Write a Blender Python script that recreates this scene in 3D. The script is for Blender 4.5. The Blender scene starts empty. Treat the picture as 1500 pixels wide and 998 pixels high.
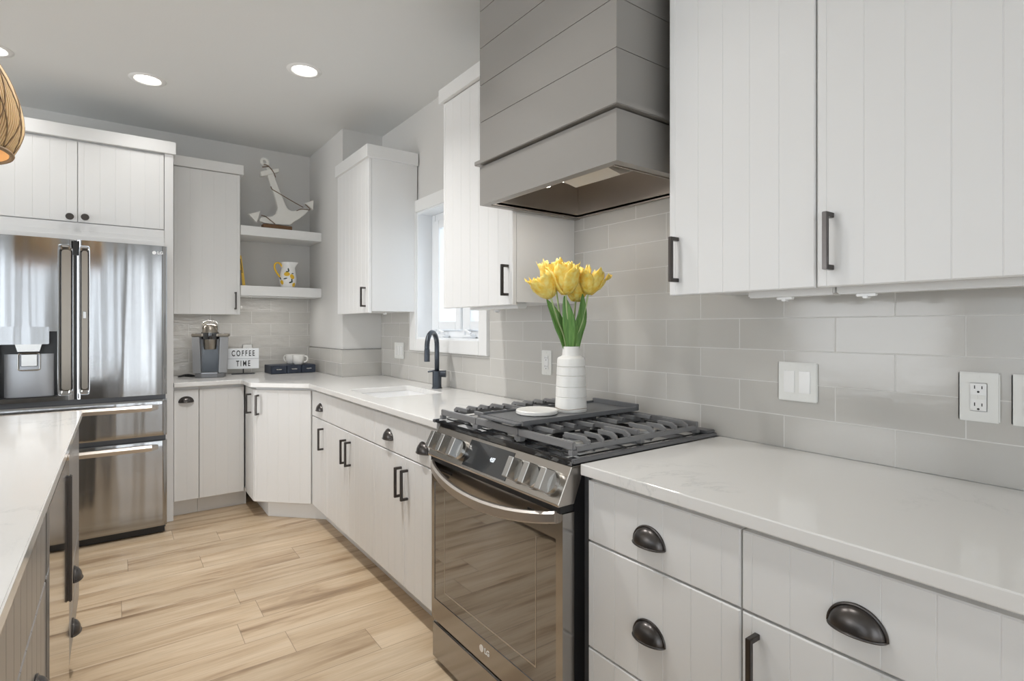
import bpy, bmesh, math, random
from mathutils import Vector, Matrix
random.seed(7)
PI = math.pi
SC = bpy.context.scene
COL = SC.collection

# ------------------------------------------------------------------ camera, world, lights, exposure
cam_d = bpy.data.cameras.new('camera'); cam = bpy.data.objects.new('camera', cam_d); COL.objects.link(cam)
cam_d.sensor_width = 36; cam_d.lens = 36*798/1500; cam_d.shift_y = -19.8/1500; cam_d.clip_start = .02
cam.location = (-1.6675, 0, 1.286); cam.rotation_euler = (PI/2, 0, -math.radians(36.0))
SC.camera = cam
vs = SC.view_settings
vs.view_transform = 'Standard'; vs.look = 'None'; vs.gamma = 1; vs.use_curve_mapping = False; vs.exposure = 0.33
SC.cycles.use_denoising = True
SC.cycles.max_bounces = 10; SC.cycles.diffuse_bounces = 6; SC.cycles.glossy_bounces = 5
SC.cycles.sample_clamp_indirect = 6
W = bpy.data.worlds.new('sky'); SC.world = W; W.use_nodes = True
bg = W.node_tree.nodes['Background']; bg.inputs[0].default_value = (.80, .90, 1, 1); bg.inputs[1].default_value = 1.8

def area(name, loc, rot, sx, sy, power, col=(1, 1, 1)):
    d = bpy.data.lights.new(name, 'AREA'); d.shape = 'RECTANGLE'; d.size = sx; d.size_y = sy; d.energy = power; d.color = col
    o = bpy.data.objects.new(name, d); COL.objects.link(o); o.location = loc; o.rotation_euler = rot
    return o
# daylight entering the big windows of the living side (rear wall, left wall)
WIN_Z0, WIN_Z1 = .12, 2.55
REAR_WINS = [(-5.9, -4.9), (-4.6, -3.6), (-3.25, -2.8), (-2.4, -1.95), (-1.05, -.80), (-.50, -.28)]
REAR_RAD = [1.5, 1.5, 1.6, 1.5, 3.0, 5.0]
LEFT_RAD = [.1, .2, 2.9]
LEFT_WINS = [(-1.3, -.1), (.1, 1.9), (2.1, 3.9)]
def daylight(name, loc, rot, sx, sy, radiance, col): return area(name, loc, rot, sx, sy, radiance*PI*sx*sy, col)
for i, (a, b) in enumerate(REAR_WINS):
    daylight('rear_window_daylight', ((a+b)/2, -4.14, (WIN_Z0+WIN_Z1)/2), (PI/2, 0, 0), b-a, WIN_Z1-WIN_Z0, REAR_RAD[i], (.88, .94, 1))
for i, (a, b) in enumerate(LEFT_WINS):
    daylight('left_window_daylight', (-6.14, (a+b)/2, (WIN_Z0+WIN_Z1)/2), (PI/2, 0, -PI/2), b-a, WIN_Z1-WIN_Z0, LEFT_RAD[i], (1, .98, .96))

# ------------------------------------------------------------------ materials
def mat(name, col=(.8, .8, .8), rough=.5, metal=0, spec=.5, coat=0, emit=None, estr=0, trans=0):
    m = bpy.data.materials.new(name); m.use_nodes = True
    p = m.node_tree.nodes['Principled BSDF']
    p.inputs['Base Color'].default_value = (*col, 1); p.inputs['Roughness'].default_value = rough
    p.inputs['Metallic'].default_value = metal; p.inputs['Specular IOR Level'].default_value = spec
    p.inputs['Coat Weight'].default_value = coat
    if emit: p.inputs['Emission Color'].default_value = (*emit, 1); p.inputs['Emission Strength'].default_value = estr
    if trans: p.inputs['Transmission Weight'].default_value = trans
    return m
def N(m, t, **k):
    n = m.node_tree.nodes.new(t)
    for a, b in k.items():
        if a.startswith('i_'): n.inputs[a[2:].replace('_', ' ')].default_value = b
        else: setattr(n, a, b)
    return n
def L(m, a, b): m.node_tree.links.new(a, b)
def P(m): return m.node_tree.nodes['Principled BSDF']
def mapping(m, scale=(1, 1, 1), loc=(0, 0, 0), rot=(0, 0, 0), coord='Object'):
    t = N(m, 'ShaderNodeTexCoord'); g = N(m, 'ShaderNodeMapping')
    g.inputs['Scale'].default_value = scale; g.inputs['Location'].default_value = loc; g.inputs['Rotation'].default_value = rot
    L(m, t.outputs[coord], g.inputs[0]); return g.outputs[0]
def noise_bump(m, scale=(1, 1, 1), freq=8, strength=.1, dist=.01, detail=2):
    v = mapping(m, scale); n = N(m, 'ShaderNodeTexNoise'); n.inputs['Scale'].default_value = freq; n.inputs['Detail'].default_value = detail
    L(m, v, n.inputs['Vector']); b = N(m, 'ShaderNodeBump'); b.inputs['Strength'].default_value = strength; b.inputs['Distance'].default_value = dist
    L(m, n.outputs['Fac'], b.inputs['Height']); L(m, b.outputs[0], P(m).inputs['Normal']); return n
def ramp(m, fac, stops):
    r = N(m, 'ShaderNodeValToRGB'); e = r.color_ramp.elements
    while len(e) < len(stops): e.new(.5)
    for x, (p, c) in zip(e, stops): x.position = p; x.color = (*c, 1)
    L(m, fac, r.inputs[0]); return r.outputs[0]
def math_n(m, op, a, b=None, c=None):
    n = N(m, 'ShaderNodeMath', operation=op)
    for i, x in enumerate((a, b, c)):
        if x is None: continue
        if isinstance(x, (int, float)): n.inputs[i].default_value = x
        else: L(m, x, n.inputs[i])
    return n.outputs[0]

M = {}
M['paint'] = mat('wall_paint', (.66, .65, .63), .75); noise_bump(M['paint'], freq=220, strength=.06, dist=.002)
M['ceiling'] = mat('ceiling_paint', (.71, .72, .715), .85); noise_bump(M['ceiling'], freq=90, strength=.12, dist=.003)
M['cabinet'] = mat('cabinet_white', (.77, .768, .76), .38)
M['trimwhite'] = mat('trim_white', (.80, .80, .79), .35)
M['vinyl'] = mat('window_vinyl', (.86, .88, .90), .3)
M['shadowgap'] = mat('cabinet_interior', (.35, .34, .33), .7)
M['hood'] = mat('hood_gray_paint', (.275, .262, .245), .30)
M['island'] = mat('island_gray_paint', (.25, .24, .23), .30)
M['bronze'] = mat('dark_bronze', (.10, .092, .088), .30, .95)
M['bronze2'] = mat('brushed_bronze', (.30, .27, .23), .32, 1)
M['black'] = mat('black_plastic', (.012, .012, .013), .35)
M['castiron'] = mat('cast_iron', (.17, .172, .18), .40, .4)
M['gunmetal'] = mat('faucet_gunmetal', (.07, .08, .095), .3, .8)
M['navy'] = mat('navy_box', (.022, .032, .055), .45)
M['smokeblue'] = mat('smoky_tank', (.085, .10, .12), .15)
M['white_ceramic'] = mat('white_ceramic', (.82, .81, .78), .35)
M['white_gloss'] = mat('white_gloss', (.86, .86, .85), .12)
M['plate'] = mat('switch_plate', (.78, .78, .75), .3)
M['plate_dark'] = mat('outlet_slots', (.03, .03, .03), .5)
M['gold_line'] = mat('brown_line', (.30, .20, .12), .5)
M['petal'] = mat('yellow_petal', (.86, .52, .045), .5)
n = noise_bump(M['petal'], freq=60, strength=.3, dist=.004)
L(M['petal'], ramp(M['petal'], n.outputs['Fac'], [(.3, (.90, .60, .05)), (.7, (.97, .83, .28))]), P(M['petal']).inputs['Base Color'])
P(M['petal']).inputs['Subsurface Weight'].default_value = .15; P(M['petal']).inputs['Subsurface Radius'].default_value = (.01, .006, .002)
M['stem'] = mat('pale_stem', (.42, .52, .25), .5)
M['leaf'] = mat('tulip_leaf', (.10, .24, .05), .45)
n = noise_bump(M['leaf'], scale=(60, 60, 2), freq=3, strength=.15, dist=.003)
L(M['leaf'], ramp(M['leaf'], n.outputs['Fac'], [(.3, (.075, .20, .035)), (.7, (.17, .34, .08))]), P(M['leaf']).inputs['Base Color'])
M['book_y'] = mat('yellow_book', (.72, .46, .05), .45)
M['book_g'] = mat('grey_book', (.23, .22, .23), .5)
M['ink'] = mat('dark_ink', (.02, .02, .02), .5)
M['paper'] = mat('paper_pages', (.75, .72, .62), .8)
M['wood_dark'] = mat('driftwood_brown', (.16, .085, .04), .7); noise_bump(M['wood_dark'], (4, 40, 40), 4, .4, .004)
M['rope'] = mat('rope', (.16, .10, .06), .8)
M['anchor'] = mat('anchor_white', (.74, .73, .69), .7); noise_bump(M['anchor'], freq=50, strength=.2, dist=.003)
M['lemon'] = mat('lemon_glaze', (.80, .50, .04), .25)
M['leafglaze'] = mat('leaf_glaze', (.05, .07, .055), .25)
M['rattan_d'] = mat('rattan_dark', (.26, .17, .09), .7)
M['rattan'] = mat('rattan', (.74, .53, .29), .65)
P(M['rattan']).inputs['Subsurface Weight'].default_value = .3; P(M['rattan']).inputs['Subsurface Radius'].default_value = (.02, .012, .005)
M['lamp'] = mat('lamp_diffuser', (1, 1, 1), .5, emit=(1, .97, .90), estr=5)
M['bulb'] = mat('bulb', (1, 1, 1), .5, emit=(1, .85, .6), estr=6)
M['screen'] = mat('black_glass', (.015, .016, .018), .06, 0, .6, 1)
M['digit'] = mat('lit_digits', (.9, .95, 1), .5, emit=(.85, .93, 1), estr=.8)
M['lightbox'] = mat('lightbox_face', (.86, .88, .90), .4)
M['signlogo'] = mat('silver_logo', (.85, .85, .85), .35, .3)
M['siding'] = mat('house_siding', (.85, .87, .88), .7)
M['silver'] = mat('silver_plastic', (.42, .43, .45), .3, .7)
M['steelplain'] = mat('steel_plain', (.55, .54, .52), .25, 1)
M['filter'] = mat('filter_panel', (.72, .70, .66), .45, .2)
M['linersteel'] = mat('hood_liner_steel', (.55, .51, .47), .36, 1)
M['burner'] = mat('burner_alloy', (.55, .54, .52), .4, .7)
M['sinkwhite'] = mat('sink_white', (.90, .90, .90), .12)

def steel(name, col, rough, wav, brush=.02, wz=.35, wx=5):
    m = mat(name, col, rough, 1)
    v = mapping(m, (wx, wx, wz)); n1 = N(m, 'ShaderNodeTexNoise'); n1.inputs['Scale'].default_value = 1.2; n1.inputs['Detail'].default_value = 1.5
    L(m, v, n1.inputs['Vector'])
    b1 = N(m, 'ShaderNodeBump'); b1.inputs['Strength'].default_value = wav; b1.inputs['Distance'].default_value = .02
    L(m, n1.outputs['Fac'], b1.inputs['Height'])
    v2 = mapping(m, (500, 500, 4)); n2 = N(m, 'ShaderNodeTexNoise'); n2.inputs['Scale'].default_value = 1
    L(m, v2, n2.inputs['Vector'])
    b2 = N(m, 'ShaderNodeBump'); b2.inputs['Strength'].default_value = brush; b2.inputs['Distance'].default_value = .002
    L(m, n2.outputs['Fac'], b2.inputs['Height']); L(m, b1.outputs[0], b2.inputs['Normal']); L(m, b2.outputs[0], P(m).inputs['Normal'])
    return m
M['fridge'] = steel('fridge_stainless', (.36, .362, .365), .13, .38, wz=.25, wx=6)
M['fridge_low'] = steel('fridge_stainless_drawer', (.36, .36, .36), .13, .35, wz=.25, wx=7)
M['range'] = steel('range_black_stainless', (.40, .385, .37), .17, .03)
M['rangelight'] = steel('range_panel_stainless', (.52, .485, .445), .22, .02)
M['ovenglass'] = mat('oven_glass', (.31, .32, .34), .03, 1)
M['grate'] = mat('grate_iron', (.26, .26, .265), .42, .3)
M['griddle'] = mat('griddle_iron', (.17, .175, .185), .40, .3)
M['handlesteel'] = steel('handle_stainless', (.56, .52, .48), .34, .0)
M['mirrorsteel'] = steel('polished_stainless', (.58, .565, .55), .07, .01)

def mk_quartz():
    m = mat('quartz', (.8, .8, .8), .10, spec=.5)
    v = mapping(m, (1, 1, 1))
    w = N(m, 'ShaderNodeTexNoise'); w.inputs['Scale'].default_value = 2.2; w.inputs['Detail'].default_value = 9; w.inputs['Roughness'].default_value = .68; w.inputs['Distortion'].default_value = 1.3
    L(m, v, w.inputs['Vector'])
    a = math_n(m, 'ABSOLUTE', math_n(m, 'SUBTRACT', w.outputs['Fac'], .5))
    veins = ramp(m, a, [(.0, (.64, .635, .62)), (.010, (.73, .725, .71)), (.03, (.77, .76, .74))])
    w2 = N(m, 'ShaderNodeTexNoise'); w2.inputs['Scale'].default_value = 2.5; w2.inputs['Detail'].default_value = 3; L(m, v, w2.inputs['Vector'])
    mask = ramp(m, w2.outputs['Fac'], [(.56, (0, 0, 0)), (.66, (1, 1, 1))])
    mx = N(m, 'ShaderNodeMix', data_type='RGBA'); L(m, mask, mx.inputs['Factor'])
    mx.inputs[6].default_value = (.77, .76, .74, 1); L(m, veins, mx.inputs[7]); L(m, mx.outputs[2], P(m).inputs['Base Color'])
    return m
M['quartz'] = mk_quartz()

def mk_tile(name, axis, u0, bump=.25, bdist=.008):
    """running-bond glazed brick; axis 0 = along x, 1 = along y; z rows start at the counter"""
    m = mat(name, (.6, .58, .55), .12, spec=.5)
    t = N(m, 'ShaderNodeTexCoord'); s = N(m, 'ShaderNodeSeparateXYZ'); L(m, t.outputs['Object'], s.inputs[0])
    c = N(m, 'ShaderNodeCombineXYZ')
    L(m, math_n(m, 'ADD', s.outputs[axis], -u0 + 20*.2965), c.inputs[0]); L(m, math_n(m, 'SUBTRACT', s.outputs[2], .914), c.inputs[1])
    b = N(m, 'ShaderNodeTexBrick'); b.offset = .5; b.offset_frequency = 2; L(m, c.outputs[0], b.inputs['Vector'])
    b.inputs['Scale'].default_value = 1; b.inputs['Brick Width'].default_value = .2965; b.inputs['Row Height'].default_value = .1
    b.inputs['Mortar Size'].default_value = .0016; b.inputs['Mortar Smooth'].default_value = .1; b.inputs['Bias'].default_value = 0
    b.inputs['Color1'].default_value = (.50, .485, .455, 1); b.inputs['Color2'].default_value = (.56, .545, .515, 1); b.inputs['Mortar'].default_value = (.70, .69, .665, 1)
    L(m, b.outputs['Color'], P(m).inputs['Base Color'])
    rr = ramp(m, b.outputs['Fac'], [(0, (.12,)*3), (1, (.7,)*3)]); L(m, rr, P(m).inputs['Roughness'])
    v = N(m, 'ShaderNodeMapping'); v.inputs['Scale'].default_value = (7, 17, 1); L(m, c.outputs[0], v.inputs[0])
    n1 = N(m, 'ShaderNodeTexNoise'); n1.inputs['Scale'].default_value = 1; n1.inputs['Detail'].default_value = 3; L(m, v.outputs[0], n1.inputs['Vector'])
    b1 = N(m, 'ShaderNodeBump'); b1.inputs['Strength'].default_value = bump; b1.inputs['Distance'].default_value = bdist; L(m, n1.outputs['Fac'], b1.inputs['Height'])
    inv = math_n(m, 'SUBTRACT', 1.0, b.outputs['Fac'])
    b2 = N(m, 'ShaderNodeBump'); b2.inputs['Strength'].default_value = .7; b2.inputs['Distance'].default_value = .002; L(m, inv, b2.inputs['Height'])
    L(m, b1.outputs[0], b2.inputs['Normal']); L(m, b2.outputs[0], P(m).inputs['Normal'])
    return m
M['tile_y'] = mk_tile('glazed_tile_right', 1, .422, .10)
M['tile_x'] = mk_tile('glazed_tile_back', 0, -.62, .8, .016)

def mk_floor():
    m = mat('oak_planks', (.5, .4, .3), .32, spec=.45)
    t = N(m, 'ShaderNodeTexCoord'); s = N(m, 'ShaderNodeSeparateXYZ'); L(m, t.outputs['Object'], s.inputs[0])
    PW, PL = .18, 1.22
    v = math_n(m, 'DIVIDE', math_n(m, 'ADD', s.outputs[1], -2.605 + 40*PW), PW); row = math_n(m, 'FLOOR', v); fv = math_n(m, 'FRACT', v)
    wn = N(m, 'ShaderNodeTexWhiteNoise', noise_dimensions='1D'); L(m, row, wn.inputs['W'])
    u = math_n(m, 'ADD', math_n(m, 'DIVIDE', math_n(m, 'ADD', s.outputs[0], 40), PL), wn.outputs['Value']); cu = math_n(m, 'FLOOR', u); fu = math_n(m, 'FRACT', u)
    idn = math_n(m, 'ADD', math_n(m, 'MULTIPLY', row, 13.37), math_n(m, 'MULTIPLY', cu, 7.77))
    w2 = N(m, 'ShaderNodeTexWhiteNoise', noise_dimensions='1D'); L(m, idn, w2.inputs['W'])
    c = N(m, 'ShaderNodeCombineXYZ'); L(m, math_n(m, 'ADD', math_n(m, 'MULTIPLY', s.outputs[0], 1.1), math_n(m, 'MULTIPLY', w2.outputs['Value'], 31)), c.inputs[0])
    L(m, math_n(m, 'MULTIPLY', s.outputs[1], 9), c.inputs[1]); L(m, math_n(m, 'MULTIPLY', w2.outputs['Value'], 17), c.inputs[2])
    n = N(m, 'ShaderNodeTexNoise'); n.inputs['Scale'].default_value = 1.25; n.inputs['Detail'].default_value = 6; n.inputs['Roughness'].default_value = .55; n.inputs['Distortion'].default_value = .6
    L(m, c.outputs[0], n.inputs['Vector'])
    base = ramp(m, n.outputs['Fac'], [(.27, (.23, .15, .085)), (.37, (.40, .285, .18)), (.48, (.545, .415, .28)), (.66, (.625, .50, .36))])
    # fine grain
    c2 = N(m, 'ShaderNodeMapping'); c2.inputs['Scale'].default_value = (2.5, 9, 1); L(m, c.outputs[0], c2.inputs[0])
    n2 = N(m, 'ShaderNodeTexNoise'); n2.inputs['Scale'].default_value = 2; n2.inputs['Detail'].default_value = 4; L(m, c2.outputs[0], n2.inputs['Vector'])
    g = ramp(m, n2.outputs['Fac'], [(.3, (.86, .85, .84)), (.6, (1, 1, 1))])
    mx = N(m, 'ShaderNodeMix', data_type='RGBA', blend_type='MULTIPLY'); mx.inputs['Factor'].default_value = 1; L(m, base, mx.inputs[6]); L(m, g, mx.inputs[7])
    # knots: small dark eyes stretched along the grain
    c3 = N(m, 'ShaderNodeMapping'); c3.inputs['Scale'].default_value = (1.6, .55, 1); L(m, c.outputs[0], c3.inputs[0])
    vo = N(m, 'ShaderNodeTexVoronoi'); vo.inputs['Scale'].default_value = 1.0; L(m, c3.outputs[0], vo.inputs['Vector'])
    kn = ramp(m, vo.outputs['Distance'], [(.0, (.45, .36, .30)), (.06, (.72, .66, .60)), (.13, (1, 1, 1))])
    mk = N(m, 'ShaderNodeMix', data_type='RGBA', blend_type='MULTIPLY'); mk.inputs['Factor'].default_value = .8; L(m, mx.outputs[2], mk.inputs[6]); L(m, kn, mk.inputs[7]); mx = mk
    # plank tint
    tint = ramp(m, w2.outputs['Value'], [(0, (.93, .93, .92)), (1, (1.04, 1.04, 1.03))])
    mx2 = N(m, 'ShaderNodeMix', data_type='RGBA', blend_type='MULTIPLY'); mx2.inputs['Factor'].default_value = 1; L(m, mx.outputs[2], mx2.inputs[6]); L(m, tint, mx2.inputs[7])
    # seams
    ev = math_n(m, 'MULTIPLY', math_n(m, 'MINIMUM', fv, math_n(m, 'SUBTRACT', 1.0, fv)), PW); eu = math_n(m, 'MULTIPLY', math_n(m, 'MINIMUM', fu, math_n(m, 'SUBTRACT', 1.0, fu)), PL)
    e = math_n(m, 'MINIMUM', ev, eu); seam = math_n(m, 'LESS_THAN', e, .0014)
    mx3 = N(m, 'ShaderNodeMix', data_type='RGBA'); L(m, math_n(m, 'MULTIPLY', seam, .6), mx3.inputs['Factor']); L(m, mx2.outputs[2], mx3.inputs[6]); mx3.inputs[7].default_value = (.16, .11, .07, 1)
    L(m, mx3.outputs[2], P(m).inputs['Base Color'])
    return m
M['floor'] = mk_floor()

def mk_glass():
    m = bpy.data.materials.new('window_glass'); m.use_nodes = True; nt = m.node_tree; nt.nodes.clear()
    o = nt.nodes.new('ShaderNodeOutputMaterial'); t = nt.nodes.new('ShaderNodeBsdfTransparent'); g = nt.nodes.new('ShaderNodeBsdfGlossy'); g.inputs['Roughness'].default_value = .02
    x = nt.nodes.new('ShaderNodeMixShader'); x.inputs[0].default_value = .06
    nt.links.new(t.outputs[0], x.inputs[1]); nt.links.new(g.outputs[0], x.inputs[2]); nt.links.new(x.outputs[0], o.inputs[0])
    return m
M['glass'] = mk_glass()

# ------------------------------------------------------------------ mesh helpers
def B(): return bmesh.new()
def box(bm, x0, x1, y0, y1, z0, z1, bev=0):
    x0, x1 = sorted((x0, x1)); y0, y1 = sorted((y0, y1)); z0, z1 = sorted((z0, z1))
    mtx = Matrix.Translation(((x0+x1)/2, (y0+y1)/2, (z0+z1)/2)) @ Matrix.Diagonal((x1-x0, y1-y0, z1-z0, 1))
    r = bmesh.ops.create_cube(bm, size=1, matrix=mtx)
    if bev:
        es = list({e for v in r['verts'] for e in v.link_edges})
        bmesh.ops.bevel(bm, geom=es, offset=bev, segments=2, affect='EDGES', clamp_overlap=True)
    return bm
def frame_of(d):
    d = d.normalized(); a = Vector((0, 0, 1)) if abs(d.z) < .9 else Vector((1, 0, 0))
    u = d.cross(a).normalized(); return u, d.cross(u).normalized()
def cyl(bm, p0, p1, r0, r1=None, seg=24, caps=True):
    p0, p1 = Vector(p0), Vector(p1); r1 = r0 if r1 is None else r1
    u, v = frame_of(p1-p0)
    A = [bm.verts.new(p0 + (u*math.cos(2*PI*i/seg) + v*math.sin(2*PI*i/seg))*r0) for i in range(seg)]
    C = [bm.verts.new(p1 + (u*math.cos(2*PI*i/seg) + v*math.sin(2*PI*i/seg))*r1) for i in range(seg)]
    for i in range(seg): bm.faces.new((A[i], A[(i+1) % seg], C[(i+1) % seg], C[i]))
    if caps: bm.faces.new(A[::-1]); bm.faces.new(C)
    return bm
def tube(bm, pts, r, seg=10, closed=False):
    pts = [Vector(p) for p in pts]; n = len(pts); rings = []; u = None
    rr = r if isinstance(r, (list, tuple)) else [r]*n
    for i, p in enumerate(pts):
        a = pts[(i-1) % n] if (closed or i > 0) else p; b = pts[(i+1) % n] if (closed or i < n-1) else p
        d = (b-a).normalized()
        if u is None: u, v = frame_of(d)
        else: u = (u - d*u.dot(d)).normalized(); v = d.cross(u)
        v = d.cross(u)
        rings.append([bm.verts.new(p + (u*math.cos(2*PI*k/seg) + v*math.sin(2*PI*k/seg))*rr[i]) for k in range(seg)])
    for i in range(n if closed else n-1):
        A, C = rings[i], rings[(i+1) % n]
        for k in range(seg): bm.faces.new((A[k], A[(k+1) % seg], C[(k+1) % seg], C[k]))
    if not closed: bm.faces.new(rings[0][::-1]); bm.faces.new(rings[-1])
    return bm
def lathe(bm, prof, seg=48, c=(0, 0, 0)):
    c = Vector(c); rings = []
    for r, z in prof:
        if r < 1e-6: rings.append([bm.verts.new(c + Vector((0, 0, z)))])
        else: rings.append([bm.verts.new(c + Vector((r*math.cos(2*PI*k/seg), r*math.sin(2*PI*k/seg), z))) for k in range(seg)])
    for A, C in zip(rings, rings[1:]):
        for k in range(seg):
            j = (k+1) % seg
            if len(A) == 1 and len(C) == 1: continue
            if len(A) == 1: bm.faces.new((A[0], C[j], C[k]))
            elif len(C) == 1: bm.faces.new((A[k], A[j], C[0]))
            else: bm.faces.new((A[k], A[j], C[j], C[k]))
    return bm
def prism(bm, poly, lo, hi, axis=1):
    """extrude a 2D polygon along an axis; poly coords are the two other axes in order"""
    def pt(a, b, t):
        return {0: (t, a, b), 1: (a, t, b), 2: (a, b, t)}[axis]
    A = [bm.verts.new(pt(a, b, lo)) for a, b in poly]; C = [bm.verts.new(pt(a, b, hi)) for a, b in poly]; n = len(poly)
    bm.faces.new(A); bm.faces.new(C[::-1])
    for i in range(n): bm.faces.new((A[i], C[i], C[(i+1) % n], A[(i+1) % n]))
    return bm
def smooth_pts(pts, n=8):
    pts = [Vector(p) for p in pts]; out = []
    for i in range(len(pts)-1):
        p0, p1, p2, p3 = pts[max(i-1, 0)], pts[i], pts[i+1], pts[min(i+2, len(pts)-1)]
        for k in range(n):
            t = k/n; out.append(.5*((2*p1) + (p2-p0)*t + (2*p0-5*p1+4*p2-p3)*t*t + (3*p1-p0-3*p2+p3)*t**3))
    out.append(pts[-1]); return out
def obj(name, bm, m, parent=None, smooth=False, bev=0, loc=None, rot=None):
    bmesh.ops.recalc_face_normals(bm, faces=bm.faces[:])
    me = bpy.data.meshes.new(name); bm.to_mesh(me); bm.free()
    for x in (m if isinstance(m, (list, tuple)) else [m]): me.materials.append(M[x] if isinstance(x, str) else x)
    o = bpy.data.objects.new(name, me); COL.objects.link(o)
    if parent is not None: o.parent = parent
    if loc: o.location = loc
    if rot: o.rotation_euler = rot
    if smooth:
        for p in me.polygons: p.use_smooth = True
        if smooth != 'all': me.set_sharp_from_angle(angle=math.radians(smooth if smooth is not True else 40))
    if bev:
        b = o.modifiers.new('edge_bevel', 'BEVEL'); b.width = bev; b.segments = 2; b.limit_method = 'ANGLE'; b.angle_limit = math.radians(35)
    return o
def thing(name, label, cat, loc=(0, 0, 0), rotz=0, group=None):
    o = bpy.data.objects.new(name, None); COL.objects.link(o); o.location = loc; o.rotation_euler = (0, 0, rotz); o.empty_display_size = .1
    return tag(o, label, cat, group)
def tag(o, label, cat, group=None):
    o['label'] = label; o['category'] = cat
    if group: o['group'] = group
    return o
def struct(name, bm, m, parent=None, label=None, **k):
    o = obj(name, bm, m, parent, **k)
    if parent is None: o['kind'] = 'structure'
    if label: o['label'] = label
    return o
def text(name, s, size, m, parent, loc, rot, sx=1, ext=.0006, bold=0, spacing=1):
    cu = bpy.data.curves.new(name, 'FONT'); cu.body = s; cu.size = size; cu.extrude = ext; cu.offset = bold; cu.align_x = 'CENTER'; cu.align_y = 'CENTER'; cu.space_character = spacing
    t = bpy.data.objects.new(name+'_source', cu); COL.objects.link(t)
    dg = bpy.context.evaluated_depsgraph_get(); me = bpy.data.meshes.new_from_object(t.evaluated_get(dg)); bpy.data.objects.remove(t); bpy.data.curves.remove(cu)
    me.name = name
    for v in me.vertices: v.co.x *= sx
    me.materials.clear(); me.materials.append(M[m]); o = bpy.data.objects.new(name, me); COL.objects.link(o); o.parent = parent; o.location = loc; o.rotation_euler = rot
    return o

# ------------------------------------------------------------------ setting
ZC = 2.766; YB = 4.874
struct('floor', box(B(), -6.3, .15, -4.3, 5.0, -.06, 0), 'floor', label='light oak plank floor')
struct('ceiling', box(B(), -6.3, .15, -4.3, 5.0, ZC, ZC+.08), 'ceiling', label='light grey painted ceiling')
WY0, WY1, WZ0, WZ1 = 2.59, 3.39, 1.205, 2.066
b = B()
box(b, .008, .15, -4.3, WY0, 0, ZC); box(b, .008, .15, WY1, YB, 0, ZC); box(b, .008, .15, WY0, WY1, 0, WZ0); box(b, .008, .15, WY0, WY1, WZ1, ZC)
struct('wall_right', b, 'paint', label='greige painted wall with the sink window')
struct('wall_back', box(B(), -6.3, .15, YB+.008, YB+.15, 0, ZC), 'paint', label='greige painted wall behind the refrigerator')
struct('wall_corner', box(B(), -.302, .008, 4.026, YB+.008, 0, ZC), 'paint', label='boxed out painted column in the back right corner')
def holed(b, axis, lo, hi, u0, u1, holes, z0, z1):
    """wall slab along one axis with rectangular openings"""
    us = [u0]
    for a, c in holes:
        seg(b, axis, lo, hi, us[-1], a, 0, ZC); seg(b, axis, lo, hi, a, c, 0, z0); seg(b, axis, lo, hi, a, c, z1, ZC); us.append(c)
    seg(b, axis, lo, hi, us[-1], u1, 0, ZC)
def seg(b, axis, lo, hi, a, c, z0, z1):
    if axis == 'x': box(b, a, c, lo, hi, z0, z1)
    else: box(b, lo, hi, a, c, z0, z1)
b = B(); holed(b, 'x', -4.3, -4.18, -6.3, .15, REAR_WINS, WIN_Z0, WIN_Z1); struct('wall_rear', b, 'paint', label='painted wall with tall living room windows')
b = B(); holed(b, 'y', -6.3, -6.18, -4.18, YB, LEFT_WINS, WIN_Z0, WIN_Z1); struct('wall_left', b, 'paint', label='painted far wall with tall windows')
k = 2
for axis, wins in (('x', REAR_WINS), ('y', LEFT_WINS)):
    for a, c in wins:
        b = B(); g = B(); lo = -4.26 if axis == 'x' else -6.26; hi = lo+.06; mid = (a+c)/2
        z0_, z1_ = WIN_Z0, WIN_Z1
        for s, e, z0, z1 in ((a, a+.06, z0_, z1_), (c-.06, c, z0_, z1_), (a+.06, c-.06, z0_, z0_+.06), (a+.06, c-.06, z1_-.06, z1_), (a+.06, c-.06, 1.85, 1.91)): seg(b, axis, lo, hi, s, e, z0, z1)
        seg(g, axis, lo+.028, lo+.032, a+.01, c-.01, z0_+.01, z1_-.01)
        w = struct('window_%d' % k, b, 'vinyl', label='tall white framed living room window'); struct('pane', g, 'glass', w); k += 1
# backsplash tile
TZ = .9145
b = B(); box(b, 0, .008, .16, 1.89, TZ, 1.785); box(b, 0, .008, 1.89, 2.507, TZ, 1.40); box(b, 0, .008, 2.507, 3.481, TZ, 1.126); box(b, 0, .008, 3.481, 4.024, TZ, 1.40)
struct('trim_1', b, 'tile_y', label='greige glazed brick tile backsplash on the right wall')
struct('trim_2', box(B(), -1.36, -.302, YB, YB+.008, TZ, 1.56), 'tile_x', label='glossy rippled tile backsplash behind the coffee maker')
b = B(); box(b, -.31, -.302, 4.018, YB, TZ, 1.1155); box(b, -.302, .0, 4.018, 4.026, TZ, 1.1155)
struct('trim_3', b, 'tile_y', label='two rows of tile around the corner column')
b = B(); box(b, -.3115, -.302, 4.0165, YB, 1.1155, 1.1185); box(b, -.302, 0, 4.0165, 4.026, 1.1155, 1.1185)
struct('trim_4', b, 'bronze', label='thin dark metal edge on the column tile')
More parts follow.
